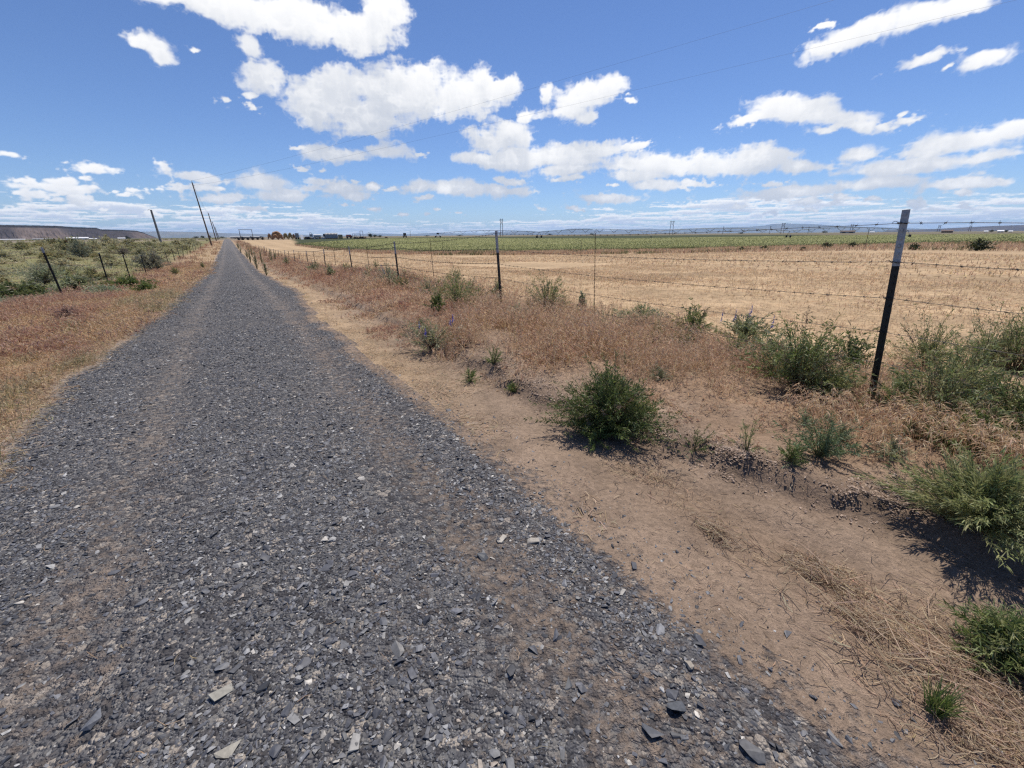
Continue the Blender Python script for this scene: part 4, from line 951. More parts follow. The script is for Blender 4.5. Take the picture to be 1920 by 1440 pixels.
tag(mesh_obj('sagebrush_plain', V, [Q], M['sage'], None, np.concatenate(Cs)), 'far sagebrush merging into one grey green mass below the mesa', 'sagebrush', kind='stuff')

# ------------------------------------------------------------------ FARM YARD AND FAR STRUCTURES
class Far:
    """a thing standing D metres off, seen between pixel columns x0..x1, ytop high; local x runs to the right"""
    def __init__(s, name, label, cat, x0, x1, hpx, D, group=None):
        P = at((x0 + x1) / 2, D); a = atan2(P[0], P[1]); s.P = P; s.a = a
        s.w = abs(azel(x1, 440)[0] - azel(x0, 440)[0]) * D
        s.h = hpx * D * cos(PITCH) ** 2 * cos(a) / FPX
        s.e = empty(name, P, label, cat, -a, group)
    def part(s, name, m, fn):
        mb = MB(); fn(mb); return mb.build(name, m, s.e)
def wheel(f, x, y, r, w=.25):
    f.part('wheel', M['rubber'], lambda b: b.tube([(x, y - w / 2, r), (x, y + w / 2, r)], r, 14))
f = Far('ranch_gate', 'tall steel goalpost gate frame over the yard entrance at the end of the road', 'gate', 450, 473.5, 19, 270)
for q in (-1, 1): f.part('gate_post', M['rust'], lambda b: b.tube([(q * f.w / 2, 0, -.3), (q * f.w / 2, 0, f.h)], .12, 8))
f.part('cross_beam', M['rust'], lambda b: b.tube([(-f.w / 2 - .3, 0, f.h + .1), (f.w / 2 + .3, 0, f.h + .1)], .10, 8))
for x0, x1, lab in ((442, 457, 'low dark farm implement parked left under the gate frame'), (459, 476, 'low black harrow frame parked under the gate frame'), (477, 495, 'long low dark implement right of the gate frame')):
    f = Far('farm_implement', lab, 'farm machine', x0, x1, 5.5, 262)
    def fr_(b):
        for y in (-.8, .8): b.tube([(-f.w / 2, y, .9), (f.w / 2, y, 1.0)], .12, 6)
        for x in np.linspace(-.45, .45, 6): b.tube([(x * f.w, -.9, .95), (x * f.w, .9, .95)], .10, 6)
    f.part('frame', M['dark'], fr_)
    f.part('tines', M['dark'], lambda b: [b.tube([(x * f.w, y, .95), (x * f.w + .25, y, .5), (x * f.w, y, .02)], .06, 5) for x in np.linspace(-.45, .45, 10) for y in (-.8, 0, .8)])
    f.part('hitch', M['dark'], lambda b: b.tube([(-f.w / 2 - 1, 0, .6), (-f.w / 2, -.8, .95), (-f.w / 2, .8, .95), (-f.w / 2 - 1, 0, .6)], .09, 6))
    f.part('folded_wing', M['dark'], lambda b: b.box((f.w * .2, 0, 1.45), (f.w * .4, 1.2, .5), 0, ('Y', .15)))
    for x in (-.25, .25): wheel(f, x * f.w, -1.1, .55)
def gable(f, wall, roof, depth, eave=.62, n_open=0, wallm='white'):
    w, h = f.w, f.h
    f.part('wall', M[wall], lambda b: b.box((0, depth / 2, h * eave / 2), (w, depth, h * eave)))
    def rf(b):
        V = [(-w / 2 - .4, -.4, h * eave), (w / 2 + .4, -.4, h * eave), (w / 2 + .4, depth / 2, h), (-w / 2 - .4, depth / 2, h), (-w / 2 - .4, depth + .4, h * eave), (w / 2 + .4, depth + .4, h * eave)]
        b.add(V, T=[(0, 3, 4), (1, 5, 2)], Q=[(0, 1, 2, 3), (3, 2, 5, 4), (0, 4, 5, 1)])
    f.part('roof', M[roof], rf)
    for k in range(n_open):
        x = (k + .5) / n_open * w - w / 2
        f.part('door', M['dark'], lambda b: b.box((x, -.02, h * eave * .36), (w / n_open * .5, .12, h * eave * .7)))
f = Far('long_shed', 'long low white shed behind the yard gate frame', 'building', 431, 489, 4.0, 640); gable(f, 'wallgrey', 'tarp', 14, .6, 3)  # white shed given grey wall colour to paint in the haze
def hay(name, lab, x0, x1, hpx, D, m='hay', depth=None, k=0, group='hay stacks in the farm yard'):
    f = Far(name, lab, 'hay stack', x0, x1, hpx, D, group)
    n, mth = 14, 9; d = depth or f.w * 1.3
    th = np.linspace(0, pi, n)
    prof = np.stack([-np.cos(th) * f.w / 2 * np.where(np.sin(th) < .3, 1, 1), (np.sin(th) ** .62) * f.h], 1)
    ys = np.linspace(0, d, mth); V = []
    for j, y in enumerate(ys):
        sc = 1 - .07 * (j in (0, mth - 1))
        for q in range(n): V.append((prof[q, 0] * sc + rng.normal(0, .05 * f.w / 3), y + rng.normal(0, .08), max(-.1, prof[q, 1] * sc + rng.normal(0, .08))))
    V.append((0, 0, f.h * .4)); V.append((0, d, f.h * .4)); c0 = n * mth
    Q = [(j * n + q, j * n + q + 1, (j + 1) * n + q + 1, (j + 1) * n + q) for j in range(mth - 1) for q in range(n - 1)]
    T = [(c0, q + 1, q) for q in range(n - 1)] + [(c0 + 1, (mth - 1) * n + q, (mth - 1) * n + q + 1) for q in range(n - 1)]
    f.part('loaf', M[m], lambda b: b.add(V, T=T, Q=Q))
    rb = RB(); q = 70; i = rng.integers(0, c0, q); p = np.array(V)[i]; dd = nrm(rvec(q) + [0, -.5, .4]); l = rng.uniform(.25, .6, q)
    rb.add(*ribbons(np.stack([p, p + dd * l[:, None]], 1), np.full((q, 2), .14) * [1, .3], nrm(np.cross(dd, rvec(q))), pick([(.26, .17, .09), (.12, .08, .045)], q)))
    rb.build('loose_straw', M['grass'], f.e)
hay('hay_stack', 'largest rounded brown hay stack at the back of the farm yard', 508, 529, 15.5, 285, depth=10)
hay('hay_stack', 'front brown hay stack on the left before the largest stack', 510, 521, 10, 262)
hay('hay_stack', 'front brown hay stack on the right before the largest stack', 520.5, 530, 10.5, 262)
hay('hay_stack', 'tall domed hay stack right beside the brown group', 530.5, 539.5, 12, 268, 'haygreen')
hay('hay_stack', 'tall domed hay stack second right of the brown group', 539.8, 547.5, 12.4, 270, 'haygreen')
hay('hay_stack', 'small dark hay stack at the right end of the row of domed stacks', 547.5, 553, 10, 276)
hay('hay_stack', 'small square-sided brown stack at the left end of the hay', 501, 508, 11, 280)
f = Far('box_trailer', 'pale grey box trailer right of the domed hay stacks', 'trailer', 553, 560, 12, 290)
f.part('box', M['wallgrey'], lambda b: b.box((0, 1.3, f.h * .6), (f.w, 2.6, f.h * .72))); f.part('ribs', M['galv'], lambda b: [b.box((x * f.w, -.03, f.h * .6), (.08, .06, f.h * .7)) for x in np.linspace(-.45, .45, 5)])
for x in (-.3, .3): wheel(f, x * f.w, .1, .5)
f = Far('ramp', 'slanted white panel leaning against a dark heap in the farm yard', 'ramp', 562, 573, 9, 268)
f.part('panel', M['white'], lambda b: b.prism([(-.05, 0), (1.4, f.h), (1.5, f.h), (.2, 0)], -f.w * .42, f.w * .05)); f.part('strut', M['dark'], lambda b: b.tube([(-f.w * .2, 1.4, f.h * .95), (-f.w * .1, 2.6, 0)], .12, 6))
f = Far('dark_heap', 'low dark heap of scrap right of the slanted white panel', 'heap', 570, 582, 5, 275)
f.part('pile', M['dark'], lambda b: [b.box((rng.uniform(-.45, .45) * f.w, rng.uniform(0, 2), rng.uniform(.2, .8)), rng.uniform(.4, 1.6, 3), rng.uniform(0, 3), ('X', rng.uniform(-.6, .6))) for _ in range(26)])
f = Far('farm_truck', 'white flatbed farm truck with a tank in the middle of the yard', 'truck', 580, 602, 9, 300)
f.part('cab', M['white'], lambda b: b.prism([(-1.1, .9), (1.1, .9), (1.1, 2.1), (.9, 2.9), (-.9, 2.9), (-1.1, 2.1)], -f.w / 2, -f.w / 2 + 2.0)); f.part('windscreen', M['glass'], lambda b: b.box((-f.w / 2 + 1.0, -1.06, 2.35), (1.4, .12, .6)))
f.part('bed', M['dark'], lambda b: b.box((1.0, 0, 1.0), (f.w - 2.2, 2.2, .25))); f.part('tank', M['white'], lambda b: b.tube([(-f.w / 2 + 2.4, 0, 2.0), (f.w / 2 - .3, 0, 2.0)], .85, 14))
for x in (-.38, .18, .36): wheel(f, x * f.w, -1.0, .5)
f = Far('auger', 'thin curved spout post standing behind the white farm truck', 'auger', 578, 583, 12, 305)
f.part('pipe', M['galv'], lambda b: b.tube([(0, 0, 0), (0, 0, f.h * .8), (.3, 0, f.h), (1.1, 0, f.h * .95), (1.2, 0, f.h * .8)], .16, 8)); f.part('base', M['dark'], lambda b: b.box((0, 0, .3), (1.2, 1.2, .6)))
f = Far('tarped_stack', 'long hay stack under a grey tarp with a dark end', 'hay stack', 609, 633, 11.5, 300)
def tarp(b):
    V = []; nx = 13
    for k in range(nx):
        x = -f.w / 2 + f.w * k / (nx - 1); sg2 = .12 * sin(k * 2.1)
        for y, z in ((-.1, f.h * .12), (0, f.h * .72 + sg2), (1.4, f.h * .97 + sg2 * .5), (2.6, f.h * .97), (4, f.h * .7), (4.1, f.h * .1)): V.append((x, y, z))
    b.add(V, Q=[(k * 6 + j, (k + 1) * 6 + j, (k + 1) * 6 + j + 1, k * 6 + j + 1) for k in range(nx - 1) for j in range(5)])
f.part('tarp', M['tarp'], tarp); f.part('hay', M['hay'], lambda b: b.box((0, 2, f.h * .4), (f.w - .3, 3.7, f.h * .8)))
f.part('end_bales', M['dark'], lambda b: [b.box((-f.w / 2 - .5, 1 + y * 2, f.h * (.22 + .4 * z)), (1.1, 1.9, f.h * .38)) for y in (0, 1) for z in (0, 1)])
f = Far('hay_stack', 'small greenish square stack right of the tarped stack', 'hay stack', 633.5, 642, 8, 300)
f.part('bales', M['haygreen'], lambda b: [b.box(((i - .5) * f.w / 2 * .98, j * 1.3, f.h / 3 * (k + .5)), (f.w / 2 * .95, 1.25, f.h / 3 * .96), rng.normal(0, .03)) for i in (0, 1) for j in (0, 1) for k in (0, 1, 2)])
f = Far('grain_cart', 'dark red round-topped farm wagon in the yard', 'wagon', 648, 660, 7.5, 300)
f.part('body', M['red'], lambda b: b.prism([(-1.2, .8), (1.2, .8), (1.3, f.h * .6), (.8, f.h), (-.8, f.h), (-1.3, f.h * .6)], -f.w * .45, f.w * .38)); f.part('hood', M['dark'], lambda b: b.prism([(-1.1, .6), (1.1, .6), (1.0, f.h * .75), (-1.0, f.h * .75)], f.w * .38, f.w * .5))
f.part('sign', M['wallgrey'], lambda b: b.box((-f.w * .1, -1.34, f.h * .62), (.9, .06, .5)))
for x in (-.3, .25): wheel(f, x * f.w, -1.0, .55)
f = Far('pipe_frame', 'low steel pipe frame with four uprights in the yard', 'steel frame', 661, 675, 9, 300)
for x in (-.5, -.25, -.05, .5): f.part('upright', M['rust'], lambda b: b.tube([(x * f.w, 0, -.2), (x * f.w, 0, f.h)], .11, 6))
f.part('rail', M['rust'], lambda b: b.tube([(-f.w / 2, 0, f.h), (f.w / 2, 0, f.h)], .10, 6))
f = Far('pipe_frame', 'taller narrow steel goalpost frame right of the low frame', 'steel frame', 675.5, 680.5, 14, 305)
for x in (-.5, .5): f.part('upright', M['rust'], lambda b: b.tube([(x * f.w, 0, -.2), (x * f.w, 0, f.h)], .13, 6))
f.part('rail', M['rust'], lambda b: b.tube([(-f.w / 2, 0, f.h), (f.w / 2, 0, f.h)], .12, 6))
for x0, x1, lab in ((584, 596, 'pale low scrap pieces lying before the white truck'), (603, 609, 'low grey scrap left of the tarped stack'), (664, 690, 'dark low scrap and pallets beneath the pipe frames')):
    f = Far('scrap_heap', lab, 'heap', x0, x1, 3, 285)
    f.part('pile', M['rust'] if x0 > 650 else M['galv'], lambda b: [b.box((rng.uniform(-.5, .5) * f.w, rng.uniform(-1, 2), rng.uniform(.1, .6)), rng.uniform(.3, 1.3, 3), rng.uniform(0, 3), ('X', rng.uniform(-.5, .5))) for _ in range(20)])
f = Far('tractor', 'dark red and black tractor seen end-on at the far edge of the crop', 'tractor', 755, 762.5, 9, 320)
f.part('cab', M['red'], lambda b: b.box((0, 0, f.h * .76), (f.w * .72, 1.6, f.h * .44))); f.part('window', M['glass'], lambda b: b.box((0, -.82, f.h * .78), (f.w * .56, .06, f.h * .26))); f.part('roof', M['dark'], lambda b: b.box((0, 0, f.h), (f.w * .8, 1.8, .15)))
f.part('hood', M['dark'], lambda b: b.box((0, -1.4, f.h * .38), (f.w * .4, 1.6, f.h * .3)))
for x in (-.38, .38): f.part('wheel', M['rubber'], lambda b: b.tube([(x * f.w - .3, 0, .85), (x * f.w + .3, 0, .85)], .85, 16))
f = Far('hay_bale', 'small lone brown bale left of the tractor', 'hay bale', 721, 726, 2.6, 320)
f.part('bale', M['hay'], lambda b: b.tube([(-f.w / 2, 0, f.h / 2), (f.w / 2, 0, f.h / 2)], f.h / 2, 14)); f.part('twine', M['wire'], lambda b: [b.tube([(x, 0, f.h / 2), (x + .04, 0, f.h / 2)], f.h / 2 + .02, 14) for x in (-.4, .4)])
for x0, x1, h, D, rf, wl, lab in ((1574, 1602, 5, 900, 'roofbrown', 'wallgrey', 'long dark-roofed farm building on the horizon left of the big post'), (1763, 1785, 5.5, 820, 'roofbrown', 'roofbrown', 'brown barn on the horizon right of the big post'), (1868, 1880, 4.4, 950, 'white', 'white', 'larger white shed on the horizon at the far right'), (1889, 1896, 3.2, 980, 'white', 'wallgrey', 'smaller white shed at the far right horizon'), (1843, 1850, 3, 1000, 'white', 'white', 'tiny white shed left of the larger white shed'), (1630, 1638, 2.4, 950, 'white', 'white', 'tiny white roof on the horizon just left of the big post')):
    f = Far('farm_building', lab, 'building', x0, x1, h, D, 'buildings on the right horizon'); gable(f, wl, rf, 10, .55, 2)
for x0, x1, h, lab in ((123, 164, 4.6, 'longest white greenhouse at the foot of the mesa'), (165, 179, 2.2, 'low white shed right of the longest greenhouse'), (219, 236, 2.9, 'short white greenhouse under the right end of the mesa'), (-4, 44, 2.2, 'low pale building strip at the left edge below the mesa'), (58, 96, 2.6, 'hazy grey roofed sheds below the sunlit tan slope of the mesa')):
    f = Far('greenhouse', lab, 'building', x0, x1, h, 900, 'buildings at the foot of the mesa')
    gable(f, 'wallgrey' if 'grey' in lab or 'pale' in lab else 'white', 'tarp' if 'grey' in lab else 'white', 12, .55, 4)

# transmission H-frames, lone poles
for x, h, w, lab in ((940.5, 33, 5.2, 'nearest and tallest two-legged transmission tower in the picture middle'), (1258, 26, 7, 'two-legged transmission tower behind the irrigation trusses'), (1465.5, 20, 6, 'third two-legged transmission tower before the blue mountains'), (1594, 16, 5.4, 'small two-legged transmission tower near the dark-roofed building'), (1757, 12.5, 4.8, 'faint small transmission tower right of the big post'), (1815, 11.5, 4.5, 'faintest transmission tower near the right edge')):
    D = 20 * FPX / (cos(PITCH) ** 2 * cos(azel(x, 440)[0]) * h); f = Far('transmission_tower', lab, 'pylon', x - w / 2, x + w / 2, h, D, 'two-legged transmission towers'); r = .16 + .00022 * D
    for q in (-1, 1): f.part('leg', M['wood'], lambda b: b.tube([(q * f.w * .42, 0, -.5), (q * f.w * .36, 0, f.h)], [r * 1.1, r * .8], 8))
    f.part('crossarm', M['wood'], lambda b: b.box((0, 0, f.h * .93), (f.w * 1.25, .4, r * 1.5)))
    f.part('brace', M['wood'], lambda b: [b.tube([(-q * f.w * .37, 0, f.h * .90), (q * f.w * .385, 0, f.h * .62)], r * .55, 6) for q in (-1, 1)])
    [f.part('insulator', M['porcelain'], lambda b: b.tube([(q * f.w * .58, 0, f.h * .93), (q * f.w * .58, 0, f.h * .87)], .16, 6)) for q in (-1, 0, 1)]
for x, h, lab in ((1354.5, 15, 'thin pole with a crossarm rising behind the irrigation trusses'), (1442, 15, 'thin dark pole left of the third transmission tower'), (1514, 13, 'thin pole right of the third transmission tower'), (769.5, 10, 'thin pole on the horizon right of the tractor'), (722 - 30, 9, 'thin pole by the far trees right of the pipe frames')):
    D = 10 * FPX / (cos(PITCH) ** 2 * cos(azel(x, 440)[0]) * h); f = Far('utility_pole', lab, 'utility pole', x - 1.5, x + 1.5, h, D, 'distant single poles'); r = .10 + .0002 * D
    f.part('pole', M['wood'], lambda b: b.tube([(0, 0, -.4), (.2, 0, f.h)], [r, r * .8], 8)); f.part('crossarm', M['wood'], lambda b: b.box((.2, 0, f.h * .92), (2.2, .15, r)))

# centre-pivot irrigation machine
piv = [(821, 330), (1011, 235), (1221, 222), (1479, 236), (1700, 262)]
TP = [at(x, D) for x, D in piv]; L = TP[0].copy()
e = empty('irrigation_pivot', L, 'long centre-pivot irrigation machine with trussed spans stretching across the far crop', 'irrigation machine')
HT = 3.0
for k, P in enumerate(TP):
    mb = MB(); d = nrm((TP[min(k + 1, 4)] - TP[max(k - 1, 0)]) * [1, 1, 0]); nn = np.array([-d[1], d[0], 0]); o = P - L
    for q in (-1, 1): mb.tube([o + nn * q * 1.9 + [0, 0, .7], o + [0, 0, HT]], .09, 6)
    mb.tube([o + nn * 1.9 + [0, 0, .7], o - nn * 1.9 + [0, 0, .7]], .10, 6); tw_ = mb.build('tower', M['galv'], e)
    for q in (-1, 1):
        mb = MB(); c = o + nn * q * 1.9 + [0, 0, .6]; mb.tube([c - d * .18, c + d * .18], .6, 14); mb.build('wheel', M['rubber'], tw_)
    if k == 0:
        mb = MB(); mb.box(o + [0, 0, HT - .2], (1.6, 1.2, 1.0)); mb.build('control_box', M['dark'], tw_)
for k in range(4):
    A, B = TP[k] - L + [0, 0, HT], TP[k + 1] - L + [0, 0, HT]; mb = MB(); U = np.linspace(0, 1, 25)
    pipe = np.array([A + (B - A) * u + [0, 0, 1.25 * 4 * u * (1 - u)] for u in U]); mb.tube(pipe, .11, 8)
    d = nrm((B - A) * [1, 1, 0]); nn = np.array([-d[1], d[0], 0]); nv = 8
    bots = []
    for j in range(nv):
        u0, u1, um = (j + .22) / nv, (j + .78) / nv, (j + .5) / nv
        pp = [A + (B - A) * u + [0, 0, 5.0 * u * (1 - u)] for u in (u0, u1, um)]; bt = pp[2] - [0, 0, 1.5 * (1 - (2 * um - 1) ** 4 * .5)]; bots.append(bt)
        for q in (-1, 1):
            mb.tube([pp[0], bt + nn * q * .7], .055, 4); mb.tube([pp[1], bt + nn * q * .7], .055, 4)
        mb.tube([bt - nn * .7, bt + nn * .7], .05, 4); mb.tube([bt, bt - [0, 0, .9]], .02, 4)
    mb.tube([A - [0, 0, .3]] + bots + [B - [0, 0, .3]], .035, 4)
    mb.build('truss_span', M['galv'], e)

# far trees
def tree(px, D, hpx, wpx, lab, pal, group='trees on the horizon'):
    f = Far('tree', lab, 'tree', px - wpx / 2, px + wpx / 2, hpx, D, group); h, w = f.h, f.w
    f.part('trunk', M['wood'], lambda b: [b.tube([(0, 0, -.2), (.1, 0, h * .35), (q * w * .2, 0, h * .7)], [h * .03, h * .025, h * .01], 6) for q in (-1, 0, 1)])
    n = 260; p = rvec(n) * (rng.uniform(0, 1, n) ** .4)[:, None] * [w * .5, w * .4, h * .4] * (1 + .25 * rng.normal(size=(n, 1))) + [0, 0, h * .58]; p[:, 2] = np.maximum(p[:, 2], h * .1)
    d = rvec(n); l = h * rng.uniform(.06, .14, n); rb = RB()
    rb.add(*ribbons(np.stack([p - d * l[:, None], p, p + d * l[:, None]], 1), (h * .11 * rng.uniform(.6, 1.3, n))[:, None] * [.4, 1, .3], nrm(np.cross(d, rvec(n))), pick(pal, n)))
    rb.build('crown', M['leaf'], f.e)
DK = [(.035, .05, .022), (.05, .065, .03), (.028, .04, .02)]
for px, D, h, w, lab in ((694, 420, 8, 9, 'tallest dark tree right of the pipe frames'), (703, 430, 6, 10, 'wide dark tree in the clump right of the pipe frames'), (712, 440, 5, 8, 'low dark tree at the right end of the clump'), (366, 640, 5, 12, 'dark tree clump on the plain left of the tall brown pole'), (379, 640, 5.5, 9, 'dark tree on the plain just left of the brown pole foot'), (392, 640, 6, 6, 'dark narrow tree right behind the tall brown pole'), (415, 700, 4, 12, 'low dark tree beside the far end of the road'), (236, 800, 6, 7, 'dark tree beside the short white greenhouse'), (240, 780, 4, 10, 'low dark tree right of the short greenhouse'), (1031, 620, 4, 9, 'dark shrub tree behind the dark field left of the mesas'), (1110, 640, 4, 10, 'dark shrub tree on the horizon in the picture middle'), (1389, 620, 4, 10, 'dark tree on the field edge below the trusses'), (1545, 820, 5, 12, 'dark trees left of the dark-roofed building'), (1857, 900, 5, 9, 'dark tree left of the larger white shed'), (1884, 900, 4.5, 7, 'dark tree between the two white sheds'), (800, 600, 3.5, 12, 'low dark tree near the pivot control tower'), (862, 600, 3.5, 14, 'low dark tree line left of the second fence post')):
    tree(px, D, h, w, lab, DK)
# bushes along the crop edge
for px, py, w, lab in ((1391, 470.5, 13, 'dark bush on the crop edge below the irrigation trusses'), (1431, 469, 14, 'roundest dark bush on the tan strip'), (1475, 470, 11, 'small dark bush on the tan strip right of the roundest'), (1505, 470, 13, 'low dark bush on the tan strip before the thin leaning post'), (1548, 466, 18, 'wide dark bush on the tan strip left of the thin leaning post'), (1597, 464, 16, 'dark bush on the tan strip just left of the leaning thin post'), (1712, 469, 20, 'grey green bush on the tan strip right of the big post'), (1830, 470, 34, 'long dark green bush on the tan strip near the right edge'), (1327, 473, 9, 'tiny bush on the crop edge left of others'), (1296, 474, 8, 'tiny dark bush farthest left on the crop edge')):
    P, R = put(px, py, w); shrub('field_bush', lab, 'shrub', P, R, R * 1.1, 50, 16, R * .3, R * .09, [(.055, .07, .03), (.075, .09, .04), (.10, .11, .05)], ST, group='bushes on the tan strip', stem_w=.02, bias=.5)

# ------------------------------------------------------------------ MESA, RIDGES
def ridge(name, prof, D0, D1, m, cliff, cols, foot=2.4, ns_=260, k=0, gully=.35):
    px = np.array(prof, float); X = np.linspace(px[0, 0], px[-1, 0], ns_); Yc = np.interp(X, px[:, 0], px[:, 1])
    D = D0 + (D1 - D0) * (X - X[0]) / (X[-1] - X[0]); a = np.array([azel(x, 440)[0] for x in X]); e = np.array([azel(x, y)[1] for x, y in zip(X, Yc)])
    H = np.maximum(HEYE + D * np.tan(e), 1.0) * (1 + .03 * (fbm(X * .25, 0 * X, k) - .5))
    # (fraction of height, distance in heights in front of the crest)
    pr = [(-.03, foot + .6), (0, foot)] + [((q / 12) * (1 - cliff), foot - (foot - .10) * (q / 12) ** .9) for q in range(1, 13)] + [(1 - cliff * .4, .05), (1, 0), (1.0, -.5), (.98, -3), (-.02, -5)]
    V, C = [], []
    for j, (f_, o_) in enumerate(pr):
        g = gully * (fbm(X * .22 + 31, f_ * 3 + 0 * X, k + 3, 5) - .5) * (1 if 0 < f_ < .97 else 0)
        Dj = D - H * (o_ + g * min(o_, 1.5)); V.append(np.stack([Dj * np.sin(a), Dj * np.cos(a), H * f_ - 1.5 * (f_ <= 0)], 1))
        n = fbm(X * .3, f_ * 6 + 0 * X, k + 9, 4); pat = sm(.45, .62, fbm(X * .018, f_ * 1.2 + 0 * X, k + 13, 3)) if name != 'mesa' else np.maximum(sm(20, 40, X) * (1 - sm(95 + 30 * (1 - f_), 118 + 30 * (1 - f_), X)), sm(235, 265, X) * .8) * (.5 + .5 * fbm(X * .3, f_ * 5 + 0 * X, k + 13, 3))  # on the mesa, pat paints a sunlit patch into the vertex colours
        c = lerp(np.broadcast_to(np.array(cols[0]), (ns_, 3)), np.array(cols[1]), pat) * (.75 + .5 * n)[:, None]
        if f_ > 1 - cliff - .02 and f_ <= 1: c = c * .0 + np.array(cols[2]) * (.7 + .6 * n)[:, None]
        C.append(c)
    V = np.array(V); J = len(pr); ii = np.arange(J * ns_).reshape(J, ns_)
    Q = np.stack([ii[:-1, :-1], ii[:-1, 1:], ii[1:, 1:], ii[1:, :-1]], -1).reshape(-1, 4)
    tag(mesh_obj(name, V.reshape(-1, 3), [Q], m, None, np.concatenate(C), False), kind='structure')
M['mesa'] = attr_mat('mesa_rock', .95, .1, .02, .3, .4)
ridge('mesa', [(-160, 417), (0, 421.5), (60, 422.5), (115, 423.5), (140, 425.5), (185, 427.2), (192, 430), (230, 431), (258, 432.5), (270, 436), (280, 441), (292, 445.5)], 2600, 3000, M['mesa'], .14, ((.060, .050, .050), (.155, .118, .10), (.042, .038, .038)), 2.4, 420, 201, .5)
M['ridge'] = attr_mat('far_ridge', .95, .1, .002, .15, 0)
RC = ((.17, .165, .14), (.21, .19, .15), (.14, .14, .13))
ridge('hills', [(180, 436), (262, 434.6), (300, 433.6), (330, 434.2), (380, 435), (420, 437), (480, 438.6), (540, 440), (640, 441.2), (700, 441.5)], 15000, 17000, M['ridge'], .03, RC, 3, 260, 221)
ridge('hills', [(660, 440.5), (690, 437.6), (720, 438), (760, 439), (800, 437.3), (820, 436.4), (850, 437.8), (900, 438.3), (925, 435.5), (950, 433.8), (990, 433.2), (1010, 434.5), (1030, 433), (1050, 432.8), (1062, 429.5), (1075, 428.4), (1104, 428.3), (1112, 431), (1140, 432.5), (1170, 430.5), (1190, 429.6), (1215, 428.5), (1240, 430), (1300, 428), (1345, 426.5), (1400, 425), (1430, 423), (1445, 420), (1470, 418.8), (1490, 419.8), (1520, 420.3), (1560, 423), (1610, 425), (1700, 428), (1760, 430), (1800, 431)], 22000, 22000, M['ridge'], .03, RC, 2.5, 700, 241)
ridge('hills', [(1660, 432), (1700, 430.8), (1740, 429.8), (1800, 426.6), (1850, 424), (1920, 421.6), (2060, 418), (2200, 417)], 9500, 9000, M['ridge'], .03, ((.075, .06, .055), (.11, .085, .07), (.06, .05, .05)), 4, 200, 261)

# ------------------------------------------------------------------ AIR
hm, nt = mat('haze'); b = NB(nt)
v = b.n('ShaderNodeVolumePrincipled', {'Color': (.38, .62, 1.0, 1), 'Density': 3.4e-5, 'Anisotropy': .15})
nt.links.new(v.outputs[0], b.n('ShaderNodeOutputMaterial').inputs['Volume'])
mb = MB(); mb.box((0, 0, 245), (64000, 64000, 496)); hz = mb.build('haze', hm); tag(hz, 'pale blue air softening the distance', 'haze', kind='stuff')

# ------------------------------------------------------------------ SUN, SKY, CLOUDS
SAZ, SEL = radians(27), radians(67)
sd = bpy.data.lights.new('sun', 'SUN'); so = bpy.data.objects.new('sun', sd); COL.objects.link(so)
sd.energy = 5.0; sd.angle = radians(.53); sd.color = (1, .935, .83)
dv = Vector((sin(SAZ) * cos(SEL), cos(SAZ) * cos(SEL), sin(SEL))); so.rotation_euler = (-dv).to_track_quat('-Z', 'Y').to_euler(); so.location = (0, 0, 60)

